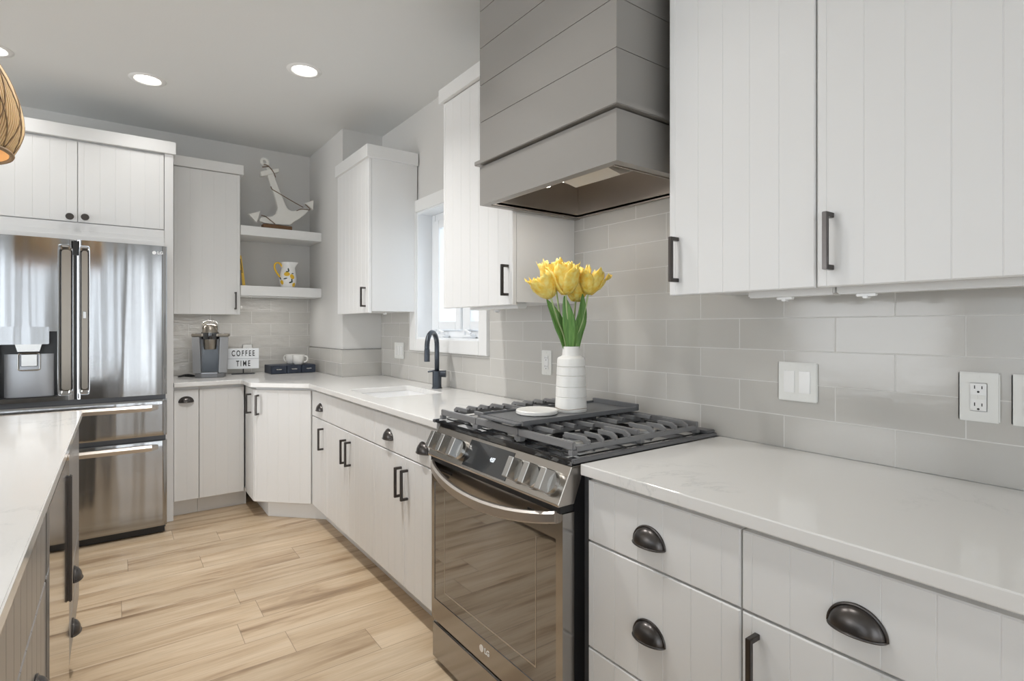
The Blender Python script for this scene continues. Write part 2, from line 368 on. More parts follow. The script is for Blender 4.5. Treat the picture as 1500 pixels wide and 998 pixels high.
# sink window
b = B()
box(b, -.02, .008, 2.507, WY0, 1.126, 2.147, .002); box(b, -.02, .008, WY1, 3.481, 1.126, 2.147, .002); box(b, -.02, .008, WY0, WY1, 1.126, WZ0, .002); box(b, -.02, .008, WY0, WY1, WZ1, 2.147, .002)
w1 = struct('window_1', b, 'trimwhite', label='white cased casement window above the sink')
b = B()
for a, c, z0, z1 in ((WY0, WY0+.012, WZ0, WZ1), (WY1-.012, WY1, WZ0, WZ1), (WY0+.012, WY1-.012, WZ0, WZ0+.012), (WY0+.012, WY1-.012, WZ1-.012, WZ1)): box(b, -.005, .16, a, c, z0, z1)
struct('jamb', b, 'vinyl', w1)
b = B(); F0, F1 = WY0+.012, WY1-.012
for a, c, z0, z1 in ((F0, F0+.05, WZ0+.012, WZ1-.012), (F1-.05, F1, WZ0+.012, WZ1-.012), (2.925, 2.965, WZ0+.06, WZ1-.06), (F0+.05, F1-.05, WZ0+.012, WZ0+.06), (F0+.05, F1-.05, WZ1-.06, WZ1-.012)): box(b, .10, .16, a, c, z0, z1, .004)
struct('window_frame', b, 'vinyl', w1)
for a, c in ((2.655, 2.922), (2.968, 3.325)):
    b = B(); z0, z1 = WZ0+.062, WZ1-.062
    for s, e, p, q in ((a, a+.06, z0, z1), (c-.075, c, z0, z1), (a+.06, c-.075, z0, z0+.055), (a+.06, c-.075, z1-.055, z1)): box(b, .085, .125, s, e, p, q, .003)
    s = struct('sash', b, 'vinyl', w1); struct('pane', box(B(), .102, .106, a+.0605, c-.0755, z0+.0555, z1-.0555), 'glass', s)
for y in (3.17, 2.84):
    b = B(); box(b, .045, .099, y-.055, y+.055, WZ0+.012, WZ0+.034, .008); tube(b, smooth_pts([(.06, y+.03, WZ0+.034), (.05, y+.01, WZ0+.06), (.05, y-.03, WZ0+.05), (.052, y-.05, WZ0+.045)], 5), .008, 8)
    struct('crank', b, 'vinyl', w1, smooth=True)

# ------------------------------------------------------------------ cabinet kit (local: x to the right, y into the wall, front plane y = 0)
def panel(x0, x1, z0, z1, t=.02, g0=.022, step=.077, grooves=True, ch=.003):
    b = B(); w = x1-x0; xs = [(0, ch), (ch, 0)]
    if grooves:
        g = g0
        while g < w-.012:
            if g > .012: xs += [(g-.0016, 0), (g-.0005, .0011), (g+.0005, .0011), (g+.0016, 0)]
            g += step
    xs += [(w-ch, 0), (w, ch)]
    zs = [(0, ch), (ch, 0), (z1-z0-ch, 0), (z1-z0, ch)]
    G = [[b.verts.new((x0+x, max(dx, dz) if (i in (0, len(xs)-1) or j in (0, 3)) else dx, z0+z)) for j, (z, dz) in enumerate(zs)] for i, (x, dx) in enumerate(xs)]
    for i in range(len(xs)-1):
        for j in range(3): b.faces.new((G[i][j], G[i+1][j], G[i+1][j+1], G[i][j+1]))
    rim = [G[i][0] for i in range(len(xs))] + [G[-1][j] for j in (1, 2, 3)] + [G[i][3] for i in range(len(xs)-2, -1, -1)] + [G[0][j] for j in (2, 1)]
    bk = [b.verts.new((v.co.x, t, v.co.z)) for v in rim]
    for i in range(len(rim)): j = (i+1) % len(rim); b.faces.new((rim[i], bk[i], bk[j], rim[j]))
    b.faces.new(bk)
    return b
def bar_pull(parent, x, zc, ln=.136, horiz=False):
    b = B(); s = .0055; h = ln/2
    box(b, x-s, x+s, -.036, -.025, zc-h, zc+h, .001)
    for z in (zc-h+s, zc+h-s): box(b, x-s, x+s, -.028, 0, z-s, z+s, .0008)
    return obj('handle', b, 'bronze', parent)
def cup_pull(parent, x, zb, a=.046, h=.043, d=.026):
    b = B(); nu, nv = 24, 8
    def dome(a, h, d):
        R = [[b.verts.new((x + a*r*math.cos(PI*i/nu), -d*math.sqrt(max(0, 1-r*r)) - .001, zb + h*r*math.sin(PI*i/nu))) for i in range(nu+1)] for r in [1-(k/nv)**2*.999 for k in range(nv+1)]]
        for A, C in zip(R, R[1:]):
            for i in range(nu): b.faces.new((A[i], A[i+1], C[i+1], C[i]))
    dome(a, h, d); dome(a-.002, h-.002, d-.002)
    tube(b, [(x + (a+.001)*math.cos(PI*i/nu), -.002, zb + (h+.001)*math.sin(PI*i/nu)) for i in range(nu+1)], .0032, 8)
    tube(b, [(x + a*math.cos(PI*i/nu), -d*math.sin(PI*i/nu) - .001, zb) for i in range(nu+1)], .0026, 8)
    return obj('handle', b, 'bronze', parent, smooth=True)
def knob(parent, x, z):
    b = B(); cyl(b, (x, 0, z), (x, -.016, z), .006, .007, 16); cyl(b, (x, -.016, z), (x, -.022, z), .016, .0205, 24); cyl(b, (x, -.022, z), (x, -.028, z), .0205, .018, 24)
    return obj('knob', b, 'bronze', parent, smooth=True)
G_ = .0016
def front(parent, name, x0, x1, z0, z1, m='cabinet', **k): return obj(name, panel(x0+G_, x1-G_, z0, z1, **k), m, parent)
def carcass(parent, w, z0, z1, depth, m='cabinet', y0=.0215, name='body'):
    return obj(name, box(B(), .0008, w-.0008, y0, depth, z0, z1), m, parent)
def toe(parent, w, m='trimwhite', y0=.088, depth=.3, x0=0): return obj('toe_kick', box(B(), x0+.0008, w-.0008, y0, depth, 0, .1145), m, parent)

XD = -.6212; ZT = .866; ZB = .1162; DP = .615
R90 = -PI/2
def base_cab(label, yl, w, body_top=.8835, toe_w=None, group=None):
    c = thing('base_cabinet', label, 'cabinet', (XD, yl, 0), R90, group)
    carcass(c, w, .1145, body_top, DP); toe(c, toe_w or w)
    return c
# right of the range
c = base_cab('white beadboard three drawer cabinet right beside the range', 1.087, .453)
for z0, z1, hz in ((.7035, ZT, .757), (.413, .6985, .528), (ZB, .408, .235)):
    d = front(c, 'drawer', 0, .453, z0, z1); cup_pull(d, .2135, hz)
c = base_cab('white beadboard cabinet with one drawer over a door, nearest on the right', .633, .440)
d = front(c, 'drawer', 0, .440, .7035, ZT); cup_pull(d, .2175, .756)
d = front(c, 'door', 0, .440, ZB, .6985); bar_pull(d, .035, .60)
# between the corner and the range
c = base_cab('narrow white cabinet with cup pull drawer beside the corner cabinet', 3.688, .317, toe_w=.317)
d = front(c, 'drawer', 0, .317, .7035, ZT); cup_pull(d, .185, .757)
d = front(c, 'door', 0, .317, ZB, .6985); bar_pull(d, .242, .586)
c = base_cab('white sink cabinet with plain false drawer front and two doors', 3.371, .754, body_top=.655)
front(c, 'false_front', 0, .754, .7035, ZT)
d = front(c, 'door', 0, .377, ZB, .6985); bar_pull(d, .339, .586)
d = front(c, 'door', .377, .754, ZB, .6985); bar_pull(d, .415, .586)
obj('stretcher', box(B(), .0008, .7532, .0215, .055, .655, .8835), 'cabinet', c)
c = base_cab('white two door cabinet with wide drawer on two cup pulls, left of the range', 2.617, .713)
d = front(c, 'drawer', 0, .713, .7035, ZT); cup_pull(d, .185, .757); cup_pull(d, .545, .757)
d = front(c, 'door', 0, .3565, ZB, .6985); bar_pull(d, .324, .586)
d = front(c, 'door', .3565, .713, ZB, .6985); bar_pull(d, .389, .586)
# corner cabinet: 45 degree door plus side door
c = thing('corner_cabinet', 'white angled corner cabinet with two tall bar pulls', 'cabinet', (-.923, 3.971, 0), -math.radians(44.3))
cs, sn = math.cos(math.radians(44.3)), math.sin(math.radians(44.3))
def w2l(x, y): dx, dy = x+.923, y-3.971; return (dx*cs - dy*sn, dx*sn + dy*cs)
DW = .415
d = front(c, 'door', .002, DW-.004, ZB, ZT); bar_pull(d, .035, .776-.01, .135)
b = B(); prism(b, [w2l(*p) for p in ((-.900, 3.985), (-.615, 3.707), (-.604, 3.694), (-.31, 3.694), (-.31, 4.85), (-.900, 4.85))], .1145, .8835, 2); obj('body', b, 'cabinet', c)
b = B(); prism(b, [w2l(*p) for p in ((-.830, 3.975), (-.533, 3.678), (-.40, 3.694), (-.40, 4.80), (-.830, 4.80))], 0, .1145, 2); obj('toe_kick', b, 'trimwhite', c)
sd = obj('side_door', panel(.0016, .2850, ZB, ZT), 'cabinet', c)
p = w2l(-.923, 4.2605); sd.location = (p[0], p[1], 0); sd.rotation_euler = (0, 0, R90+math.radians(44.3)); bar_pull(sd, .21, .776-.01, .135)
# left run: pull-out and blind door
YD = 4.2634
c = thing('base_cabinet', 'narrow white pull-out cabinet with cup pull beside the refrigerator', 'cabinet', (-1.358, YD, 0))
carcass(c, .148, .1145, .8835, .60); toe(c, .148, y0=.09); d = front(c, 'drawer', 0, .148, ZB, .862, g0=.074, step=.2); cup_pull(d, .072, .779, .042, .036)
c = thing('base_cabinet', 'white cabinet with plain beadboard door and no handle below the coffee maker', 'cabinet', (-1.21, YD, 0))
carcass(c, .282, .1145, .8835, .60); toe(c, .308, y0=.09); front(c, 'door', 0, .282, ZB, .862)

# countertops
def slab(name, outer, hole, z0, z1):
    b = B(); vs = [b.verts.new((x, y, z0)) for x, y in outer]; es = [b.edges.new((vs[i], vs[(i+1) % len(vs)])) for i in range(len(vs))]
    if hole: hv = [b.verts.new((x, y, z0)) for x, y in hole]; es += [b.edges.new((hv[i], hv[(i+1) % len(hv)])) for i in range(len(hv))]
    bmesh.ops.triangle_fill(b, edges=es, use_beauty=True)
    r = bmesh.ops.extrude_face_region(b, geom=b.faces[:]); bmesh.ops.translate(b, verts=[v for v in r['geom'] if isinstance(v, bmesh.types.BMVert)], vec=(0, 0, z1-z0))
    return obj(name, b, 'quartz', bev=.003)
def rrect(x0, x1, y0, y1, r, n=5):
    out = []
    for cx, cy, a in ((x1-r, y1-r, 0), (x0+r, y1-r, PI/2), (x0+r, y0+r, PI), (x1-r, y0+r, 1.5*PI)):
        out += [(cx + r*math.cos(a+PI/2*i/n), cy + r*math.sin(a+PI/2*i/n)) for i in range(n+1)]
    return out
SX0, SX1, SY0, SY1 = -.552, -.165, 2.72, 3.19
arc = [(-.951 + .05*(1-math.cos(t)) , 3.963 + .03 - .03*math.sin(t)) for t in ()]
tag(slab('countertop', [(-.0015, 1.907), (-.648, 1.907), (-.648, 3.660), (-.925, 3.937), (-.944, 3.958), (-.951, 3.985), (-.951, 4.195), (-.956, 4.217), (-.972, 4.2305), (-1.358, 4.2305), (-1.358, YB-.0015), (-.3125, YB-.0015), (-.3125, 4.0165), (-.0015, 4.0165)], rrect(SX0, SX1, SY0, SY1, .03)[::-1], .884, .914),
    'white quartz countertop with the sink, running from range around the corner', 'countertop')
tag(slab('countertop', [(-.0015, .17), (-.648, .17), (-.648, 1.088), (-.0015, 1.088)], None, .884, .914), 'white veined quartz countertop right of the range', 'countertop')
# undermount sink
t = thing('sink', 'white undermount sink below the window', 'sink', ((SX0+SX1)/2, (SY0+SY1)/2, .67))
b = B(); rings = []
hx, hy = (SX1-SX0)/2+.004, (SY1-SY0)/2+.004
for dx, z in ((.02, .2135), (0, .2135), (0, .19), (.012, .035), (.03, .012), (.07, .006)):
    q = rrect(-hx+dx, hx-dx, -hy+dx, hy-dx, .035) if z < .2 or dx == 0 else rrect(-hx-dx, hx+dx, -hy-dx, hy+dx, .04)
    rings.append([b.verts.new((x, y, z)) for x, y in q])
for A, C in zip(rings, rings[1:]):
    for i in range(len(A)): b.faces.new((A[i], A[(i+1) % len(A)], C[(i+1) % len(A)], C[i]))
b.faces.new(rings[-1])
o = obj('basin', b, 'sinkwhite', t, smooth=True); sm = o.modifiers.new('shell', 'SOLIDIFY'); sm.thickness = .006; sm.offset = -1
b = B(); lathe(b, [(0, .0095), (.03, .0095), (.042, .013), (.045, .008), (.045, .004)], 24); obj('drain', b, 'steelplain', t, smooth=True)
# faucet
t = thing('faucet', 'dark gunmetal gooseneck faucet behind the sink', 'faucet', (-.093, 2.942, .914))
b = B(); cyl(b, (0, 0, 0), (0, 0, .006), .031, .031, 32); cyl(b, (0, 0, .006), (0, 0, .104), .0275, .0275, 32); obj('base', b, 'gunmetal', t, smooth=True)
ux, uy = -math.cos(.74), -math.sin(.74); R = .085
pts = [(0, 0, .104), (0, 0, .18), (0, 0, .25)] + [(ux*(R-R*math.cos(a)), uy*(R-R*math.cos(a)), .255 + R*math.sin(a)) for a in [PI*i/16 for i in range(1, 16)]] + [(ux*2*R, uy*2*R, .25), (ux*2*R, uy*2*R, .235)]
obj('spout', tube(B(), pts, .0145, 16), 'gunmetal', t, smooth='all')
obj('spray_head', cyl(B(), (ux*2*R, uy*2*R, .243), (ux*2*R, uy*2*R, .172), .0155, .0165, 24), 'gunmetal', t, smooth=True)
b = B(); px, py = math.cos(-.63), math.sin(-.63)
cyl(b, (0, 0, .088), (px*.055, py*.055, .088), .019, .021, 24); cyl(b, (-px*.01, -py*.01, .107), (-px*.055, -py*.055, .100), .006, .005, 12); obj('lever', b, 'gunmetal', t, smooth=True)

# ------------------------------------------------------------------ wall cabinets
XU = -.3456
def wall_cab(label, yl, w, top=2.40, crown_top=2.468):
    c = thing('wall_cabinet', label, 'cabinet', (XU, yl, 1.378), R90)
    carcass(c, w, .012, top-1.378, .3445)
    d = front(c, 'door', 0, w, 0, 2.398-1.378); return c, d
def crown(c, w, x0=0, x1=None, depth=.3445, z0=2.401-1.378, z1=2.468-1.378, pr=.018):
    b = B(); x1 = w if x1 is None else x1
    prism(b, [(x0, -pr), (x1, -pr), (x1, depth), (x0, depth)], z0, z1, 2); return obj('crown', b, 'cabinet', c, bev=.002)
def under_light(c, x0, x1, y0=.05, y1=.11):
    b = B(); box(b, x0, x1, y0, y1, -.012, .0118, .004); return obj('under_light', b, 'trimwhite', c)
def clip(c, x, y, z=-.012):
    b = B(); box(b, x-.022, x+.022, y-.006, y+.006, z-.007, z, .002); box(b, x-.006, x+.006, y-.012, y+.012, z-.012, z-.006, .002); return obj('light_clip', b, 'white_gloss', c)
c, d = wall_cab('white beadboard wall cabinet right beside the grey range hood', 1.031, .4185); bar_pull(d, .031, .103, .13)
crown(c, .4185); under_light(c, .19, .415, .10, .15); clip(c, .285, .12)
c, d = wall_cab('nearest white beadboard wall cabinet above the outlet', .6115, .4185); bar_pull(d, .034, .103, .13)
crown(c, .4185); under_light(c, .0, .40, .10, .15); clip(c, .06, .12)
c, d = wall_cab('white wall cabinet left of the hood, beside the window', 2.405, .59); bar_pull(d, .557, .103, .13)
crown(c, .59, x0=-.016); under_light(c, .17, .56, .05, .10); clip(c, .30, .12)
c, d = wall_cab('white wall cabinet on the column, left of the window', 4.014, .616); bar_pull(d, .56, .105, .13)
crown(c, .616, x1=.634, z0=2.385-1.378, z1=2.468-1.378); clip(c, .5, .16, 0.006)
# left wall cabinet
c = upper_left = thing('wall_cabinet', 'white wall cabinet above the coffee maker, handle low on its right', 'cabinet', (-1.339, 4.54, 1.379))
carcass(c, .431, .012, 1.06, .334); d = front(c, 'door', 0, .431, 0, 1.054); bar_pull(d, .396, .104, .13)
crown(c, .431, x1=.452, depth=.334, z0=1.057, z1=1.128)
# cabinet above the fridge with its tall side panel
FX0, FX1 = -2.318, -1.412
c = thing('refrigerator_cabinet', 'white two door cabinet with round knobs above the refrigerator', 'cabinet', (FX0, 4.235, 0))
w = FX1-FX0
obj('body', box(B(), 0, w, .0215, .639, 1.80, 2.425), 'cabinet', c)
d = front(c, 'door', 0, .461, 1.925, 2.415); knob(d, .424, 1.952)
d = front(c, 'door', .461, w, 1.925, 2.415, g0=.03); knob(d, .497, 1.956)
b = B(); box(b, 0, w, -.012, .0212, 1.800, 1.842, .002); box(b, 0, w, -.004, .0212, 1.842, 1.872, .002); box(b, 0, w, .002, .0212, 1.872, 1.921, .002); obj('valance', b, 'cabinet', c)
b = B(); box(b, w+.001, w+.051, -.0, .639, 0, 2.425, .002); obj('side_panel', b, 'cabinet', c)
b = B(); box(b, -.05, -.001, 0, .639, 0, 2.425, .002); obj('side_panel', b, 'cabinet', c)
b = B(); box(b, -.06, w+.064, -.02, .639, 2.4255, 2.505, .002); obj('crown', b, 'cabinet', c)
# floating shelves
for z0, z1, lab in ((1.987, 2.058, 'upper white floating shelf carrying the anchor'), (1.527, 1.602, 'lower white floating shelf carrying the lemon pitcher')):
    o = obj('floating_shelf', box(B(), -.906, -.3035, 4.538, YB+.007, z0, z1, .002), 'trimwhite'); tag(o, lab, 'shelf')
def added_strip(parent, loc, ln, power):  # strip and lamp added under shelf and cabinet to brighten the back tile
    b = B(); box(b, -ln/2, ln/2, -.011, .011, 0, .008, .002); q = obj('added_strip', b, 'trimwhite', parent, loc=loc)
    d = bpy.data.lights.new('added_strip_lamp', 'AREA'); d.shape = 'RECTANGLE'; d.size = ln; d.size_y = .015; d.energy = power; d.color = (1, .97, .93)
    l = bpy.data.objects.new('added_strip_lamp', d); COL.objects.link(l); l.parent = q; l.location = (0, 0, -.002)
added_strip(o, (-.66, 4.62, 1.527-.0082), .36, .6)
added_strip(upper_left, (.21, .07, .0035), .36, .6)

# ------------------------------------------------------------------ hood
HX, HY0, HY1, HZ = -.510, 1.0846, 1.8083, 1.7638
t = thing('range_hood', 'tall grey shiplap range hood above the range', 'range hood', (0, 1.4465, HZ))
def hl(x, y, z): return (x, y-1.4465, z-HZ)
hy = (HY1-HY0)/2; th = .03
b = B(); box(b, HX, HX+th, -hy, hy, 0, .150); box(b, HX+th, -.0015, hy-th, hy, 0, .150); box(b, HX+th, -.0015, -hy, -hy+th, 0, .150); obj('lower_band', b, 'hood', t)
b = B(); box(b, HX-.016, -.0015, -hy-.016, hy+.016, .1555, .172, .002); obj('ledge', b, 'hood', t)
b = B(); z = .1725; zt = ZC-HZ-.001
bounds = [z]; z2 = 2.0875-HZ
while z2 < zt: bounds.append(z2); z2 += .1455
bounds.append(zt)
prof = []
# shiplap chimney: boards with a shadow line between, one closed mesh
core = .0025
box(b, HX+core, -.0015, -hy+core, hy-core, .1725, zt)
for z0, z1 in zip(bounds, bounds[1:]): box(b, HX, -.0015, -hy, hy, z0+(.0016 if z0 > .18 else 0), z1-.0016)
obj('shiplap_chimney', b, 'hood', t)
# liner
b = B(); ix0, ix1, iy = HX+.0345, -.03, hy-.045
box(b, HX+th, ix0, -hy+th, hy-th, .004, .012); box(b, ix1, -.0015, -hy+th, hy-th, .004, .012); box(b, ix0, ix1, -hy+th, -iy, .004, .012); box(b, ix0, ix1, iy, hy-th, .004, .012)
for x0, x1, y0, y1 in ((ix0-.004, ix0, -iy, iy), (ix1, ix1+.004, -iy, iy), (ix0, ix1, -iy-.004, -iy), (ix0, ix1, iy, iy+.004)): box(b, x0, x1, y0, y1, .0, .140)
box(b, ix0, ix1, -iy, iy, .140, .146)
obj('liner', b, 'linersteel', t)
obj('ledge_gap', box(B(), HX+.012, -.0015, -hy+.012, hy-.012, .147, .1555), 'black', t)
b = B(); prism(b, [(-.405, .03), (-.345, .018), (-.20, .07), (-.20, .138), (-.405, .138)], -.225, -.012, 1); obj('filter', b, 'filter', t)
for yy in (.008, .0975):
    b = B(); cyl(b, (-.39, yy, .139), (-.39, yy, .046), .018, .018, 20); q = obj('hood_lamp', b, 'linersteel', t, smooth=True)
    b = B(); cyl(b, (-.39, yy, .0455), (-.39, yy, .038), .0175, .015, 20); obj('lamp_lens', b, 'lamp', q, smooth=True)
    d = bpy.data.lights.new('hood_lamp_light', 'AREA'); d.shape = 'DISK'; d.size = .03; d.energy = .4; d.color = (1, .93, .85); o = bpy.data.objects.new('hood_lamp_light', d); COL.objects.link(o); o.parent = t; o.location = (-.39, yy, .036)

# ------------------------------------------------------------------ range
RY0, RY1 = 1.118, 1.878; RYC = (RY0+RY1)/2
t = thing('range', 'slide-in stainless gas range with black cooktop grates', 'range', (0, RYC, 0)); rng = t
h = .38
obj('body', box(B(), -.640, -.03, -h+.004, h-.004, .04, .885), 'black', t)
b = B(); box(b, -.60, -.03, -h-.016, -h+.003, .02, .88); obj('side_trim', b, 'castiron', t)
for sx, sy in ((-.6, -h+.05), (-.6, h-.05), (-.1, -h+.05), (-.1, h-.05)): obj('foot', cyl(B(), (sx, sy, 0), (sx, sy, .04), .02, .02, 12), 'black', t)
# lower drawer
obj('lower_drawer', box(B(), -.682, -.642, -h, h, .022, .158, .004), 'range', t)
obj('drawer_gap', box(B(), -.665, -.642, -h+.02, h-.02, .158, .172), 'black', t)
# oven door with window opening
DX, DZ0, DZ1 = -.685, .172, .775
WY_0, WY_1, WZ_0, WZ_1 = 1.146-RYC, 1.856-RYC, .252, .70
b = B()
box(b, DX, -.642, -h, h, DZ0, WZ_0); box(b, DX, -.642, -h, h, WZ_1, DZ1); box(b, DX, -.642, -h, WY_0, WZ_0, WZ_1); box(b, DX, -.642, WY_1, h, WZ_0, WZ_1)
door = obj('oven_door', b, 'range', t)
obj('oven_window', box(B(), DX+.002, -.645, WY_0, WY_1, WZ_0, WZ_1), 'ovenglass', door)
ow = [o_ for o_ in door.children][0]; b = B(); ya, yb_, za, zb_ = WY_0+.09, WY_1-.075, WZ_0+.045, WZ_1-.02
box(b, DX+.0014, DX+.003, ya, ya+.003, za, zb_); box(b, DX+.0014, DX+.003, yb_-.003, yb_, za, zb_); box(b, DX+.0014, DX+.003, ya+.003, yb_-.003, za, za+.004); obj('window_border', b, 'linersteel', ow)
# handle: bowed ribbon
b = B(); n = 28; prev = None
for i in range(n+1):
    u = i/n*2-1; y = u*.362; bow = 1-u*u; x = DX-.005-.052*bow**.75; z = .764-.040*bow
    hz = .019-.002*abs(u); tk = .010
    ring = [b.verts.new((x-tk, y, z-hz+.006)), b.verts.new((x-tk, y, z+hz-.006)), b.verts.new((x-tk*.3, y, z+hz)), b.verts.new((x+tk*.6, y, z+hz)), b.verts.new((x+tk*.6, y, z-hz)), b.verts.new((x-tk*.3, y, z-hz))]
    if prev:
        for k in range(6): b.faces.new((prev[k], prev[(k+1) % 6], ring[(k+1) % 6], ring[k]))
    else: b.faces.new(ring)
    prev = ring
b.faces.new(prev[::-1])
obj('door_handle', b, 'handlesteel', door, smooth=30)
for y0, y1 in ((.225, .325), (-.325, -.225)):
    b = B(); box(b, DX-.0012, DX+.002, y0, y1, .747, .755); box(b, DX-.0012, DX+.002, y0+.02*(1 if y0 > 0 else 0), y1-.02*(1 if y0 < 0 else 0), .732, .740)
    obj('door_vent', b, 'black', door)
LGr = (PI/2, 0, R90)
yl = 1.505-RYC
lg = text('logo', 'LG', .024, 'signlogo', door, (DX-.0006, yl-.013, .2175), LGr, 1.0, .0005, .0006)
b = B(); cyl(b, (DX-.0012, yl+.02, .2175), (DX, yl+.02, .2175), .0115, .0115, 24); obj('logo_emblem', b, 'signlogo', door)
# control panel (sloped) with end cheeks
b = B(); prism(b, [(-.652, .901), (-.702, .803), (-.700, .796), (-.642, .796), (-.60, .901)], -h, h, 1); cp = obj('control_panel', b, 'rangelight', t, bev=.002)
obj('panel_gap', box(B(), -.69, -.642, -h+.004, h-.004, .776, .7955), 'black', t)
nx, nz = -(.901-.803), (-.652+.702); ln_ = math.hypot(nx, nz); nx, nz = nx/ln_, nz/ln_; tx, tz = -.050/ln_, -.098/ln_
nrm = Vector((nx, 0, nz)); dn = Vector((tx, 0, tz))
def onp(y, s, o=0): return Vector((-.652, y-RYC, .901)) + dn*s*ln_ + nrm*o
def quadplate(b, y0, y1, s0, s1, o0, o1):
    vs_ = [b.verts.new(onp(y, s, o)) for o in (o0, o1) for y, s in ((y0, s0), (y1, s0), (y1, s1), (y0, s1))]
    for f in ((0, 1, 2, 3), (7, 6, 5, 4), (0, 4, 5, 1), (1, 5, 6, 2), (2, 6, 7, 3), (3, 7, 4, 0)): b.faces.new([vs_[i] for i in f])
b = B(); quadplate(b, 1.372, 1.628, .10, .93, -.001, .0015); dsp = obj('display', b, 'screen', cp)
q = onp(1.47, .5, .0017)
ang = math.atan2(nz, -nx)
text('clock_digits', '4:07', .021, 'digit', dsp, q, (PI/2-ang, 0, R90), .75, .0002)
for y in (1.815, 1.738, 1.661, 1.318, 1.241, 1.164):
    b = B(); y_ = y; c0, c1, c2 = onp(y_, .54, 0), onp(y_, .54, .010), onp(y_, .54, .022)
    cyl(b, c0, c1, .036, .036, 32); cyl(b, c1, c2, .034, .032, 32)
    kb = obj('knob', b, 'steelplain', cp, smooth=True)
    b = B(); vs_ = []
    for o_, yw, sw in ((.020, .0150, .033), (.054, .0120, .031)):
        for a_, c_ in ((-1, -1), (1, -1), (1, 1), (-1, 1)): vs_.append(b.verts.new(onp(y_, .54, o_) + Vector((0, a_*yw, 0)) + dn*c_*sw))
    for f in ((0, 1, 2, 3), (7, 6, 5, 4), (0, 4, 5, 1), (1, 5, 6, 2), (2, 6, 7, 3), (3, 7, 4, 0)): b.faces.new([vs_[i] for i in f])
    obj('knob_grip', b, 'steelplain', kb, bev=.002)
# cooktop
CY0, CY1 = 1.091-RYC, 1.904-RYC
b = B(); box(b, -.664, -.012, CY0+.012, CY1-.012, .9145, .9255, .003); box(b, -.650, -.6, -h+.002, h-.002, .9015, .9145); obj('cooktop', b, 'screen', t)
for y0, y1 in ((CY0, CY0+.013), (CY1-.013, CY1)): obj('side_flange', box(B(), -.668, -.012, y0, y1, .9146, .9265, .002), 'castiron', t)
b = B(); box(b, -.62, -.075, CY0+.03, CY1-.03, .926, .928); obj('burner_pan', b, 'screen', t)
b = B(); box(b, -.062, -.014, CY0+.005, CY1-.005, .926, .936, .003); obj('rear_vent', b, 'castiron', t)
# burners
for (x, y, r) in ((-.52, -.25, .042), (-.20, -.25, .036), (-.52, .25, .036), (-.20, .25, .042), (-.36, 0, .05)):
    b = B(); lathe(b, [(0, 0), (r*1.15, 0), (r*1.15, .008), (r*.9, .012), (r*.9, .016)], 28, (x, y, .928)); bb = obj('burner', b, 'burner', t, smooth=True)
    b = B(); lathe(b, [(r*.92, .0165), (r*.92, .022), (r*.8, .025), (0, .026)], 28, (x, y, .928)); obj('burner_cap', b, 'castiron', bb, smooth=True)
# grates: left and right sections, each a frame with fingers
def grate(y0, y1):
    b = B(); X0, X1 = -.640, -.080; s = .0065; m = .004
    for y in (y0, y1): box(b, X0+s, X1-s, y-s, y+s, .938, .953, .002)          # low side bars
    for x in (X0, X1): box(b, x-s, x+s, y0-s, y1+s, .944, .966, .002)          # front and back bars
    box(b, (X0+X1)/2-s, (X0+X1)/2+s, y0+s, y1-s, .950, .968, .002)
    ln = .40*(y1-y0)
    for i in range(1, 10):
        x = X0 + (X1-X0)*i/10
        if i == 5: continue
        k = 1 if i not in (2, 3, 7, 8) else .72
        for ye, d in ((y0, 1), (y1, -1)):
            prism(b, [(ye-d*s*.9, .9535), (ye-d*s*.9, .962), (ye+d*.012, .9725), (ye+d*ln*k, .9725), (ye+d*(ln*k-.004), .960), (ye+d*.018, .960), (ye+d*.010, .9535)], x-.0048, x+.0048, 0)
    for x in (X0, X1, (X0+X1)/2):
        for y in (y0, y1): box(b, x-.010, x+.010, y-.010, y+.010, .9285, .9435, .002)
    return obj('grate', b, 'grate', t)
grate(CY0+.035, -.132); grate(.132, CY1-.035); grate(-.118, .118)
# griddle plate on the middle grate (lifts off)
g = thing('griddle', 'dark cast iron griddle plate on the middle of the cooktop', 'griddle', (-.385, 1.4615, .9727))
b = B(); box(b, -.255, .26, -.108, .108, .006, .013, .002)
for y0, y1 in ((-.115, -.108), (.108, .115)): prism(b, [(-.262, .006), (.267, .006), (.267, .020), (-.262, .020)], y0, y1, 1)
box(b, .26, .275, -.115, .115, .006, .030, .002); box(b, -.285, -.255, -.105, .105, .006, .012, .002)
box(b, -.22, .22, -.09, .09, .0, .006)
obj('griddle_plate', b, 'griddle', g)
# trivet and vase on the griddle
b = B(); lathe(b, [(0, 0), (.066, 0), (.072, .004), (.072, .013), (.069, .016), (.060, .0145), (0, .0135)], 56); o = obj('trivet', b, 'white_ceramic', None, smooth=True, loc=(-.49, 1.475, .9858)); tag(o, 'round white ceramic dish lying on the griddle', 'dish')
VL = (-.352, 1.452, .9858)
t = thing('vase', 'ribbed white ceramic vase standing on the griddle', 'vase', VL)
def vr(z): return .057 - (.057-.049)*z/.190
prof = [(0, 0), (.055, 0), (.057, .003)]
for rz in (.052, .088, .128, .160): pass
zs = [.012, .013, .0505, .0525, .0545, .0865, .0885, .0905, .126, .128, .130, .158, .160, .162, .186]
for z in zs: prof.append((vr(z) - (.0030 if z in (.0525, .0885, .128, .160) else 0), z))
prof += [(.046, .1915), (.036, .196), (.0318, .199), (.0302, .215), (.0292, .229), (.0285, .231), (.0255, .229), (.026, .19), (.024, .12), (0, .12)]
obj('body', lathe(B(), prof, 64), 'white_ceramic', t, smooth=45)
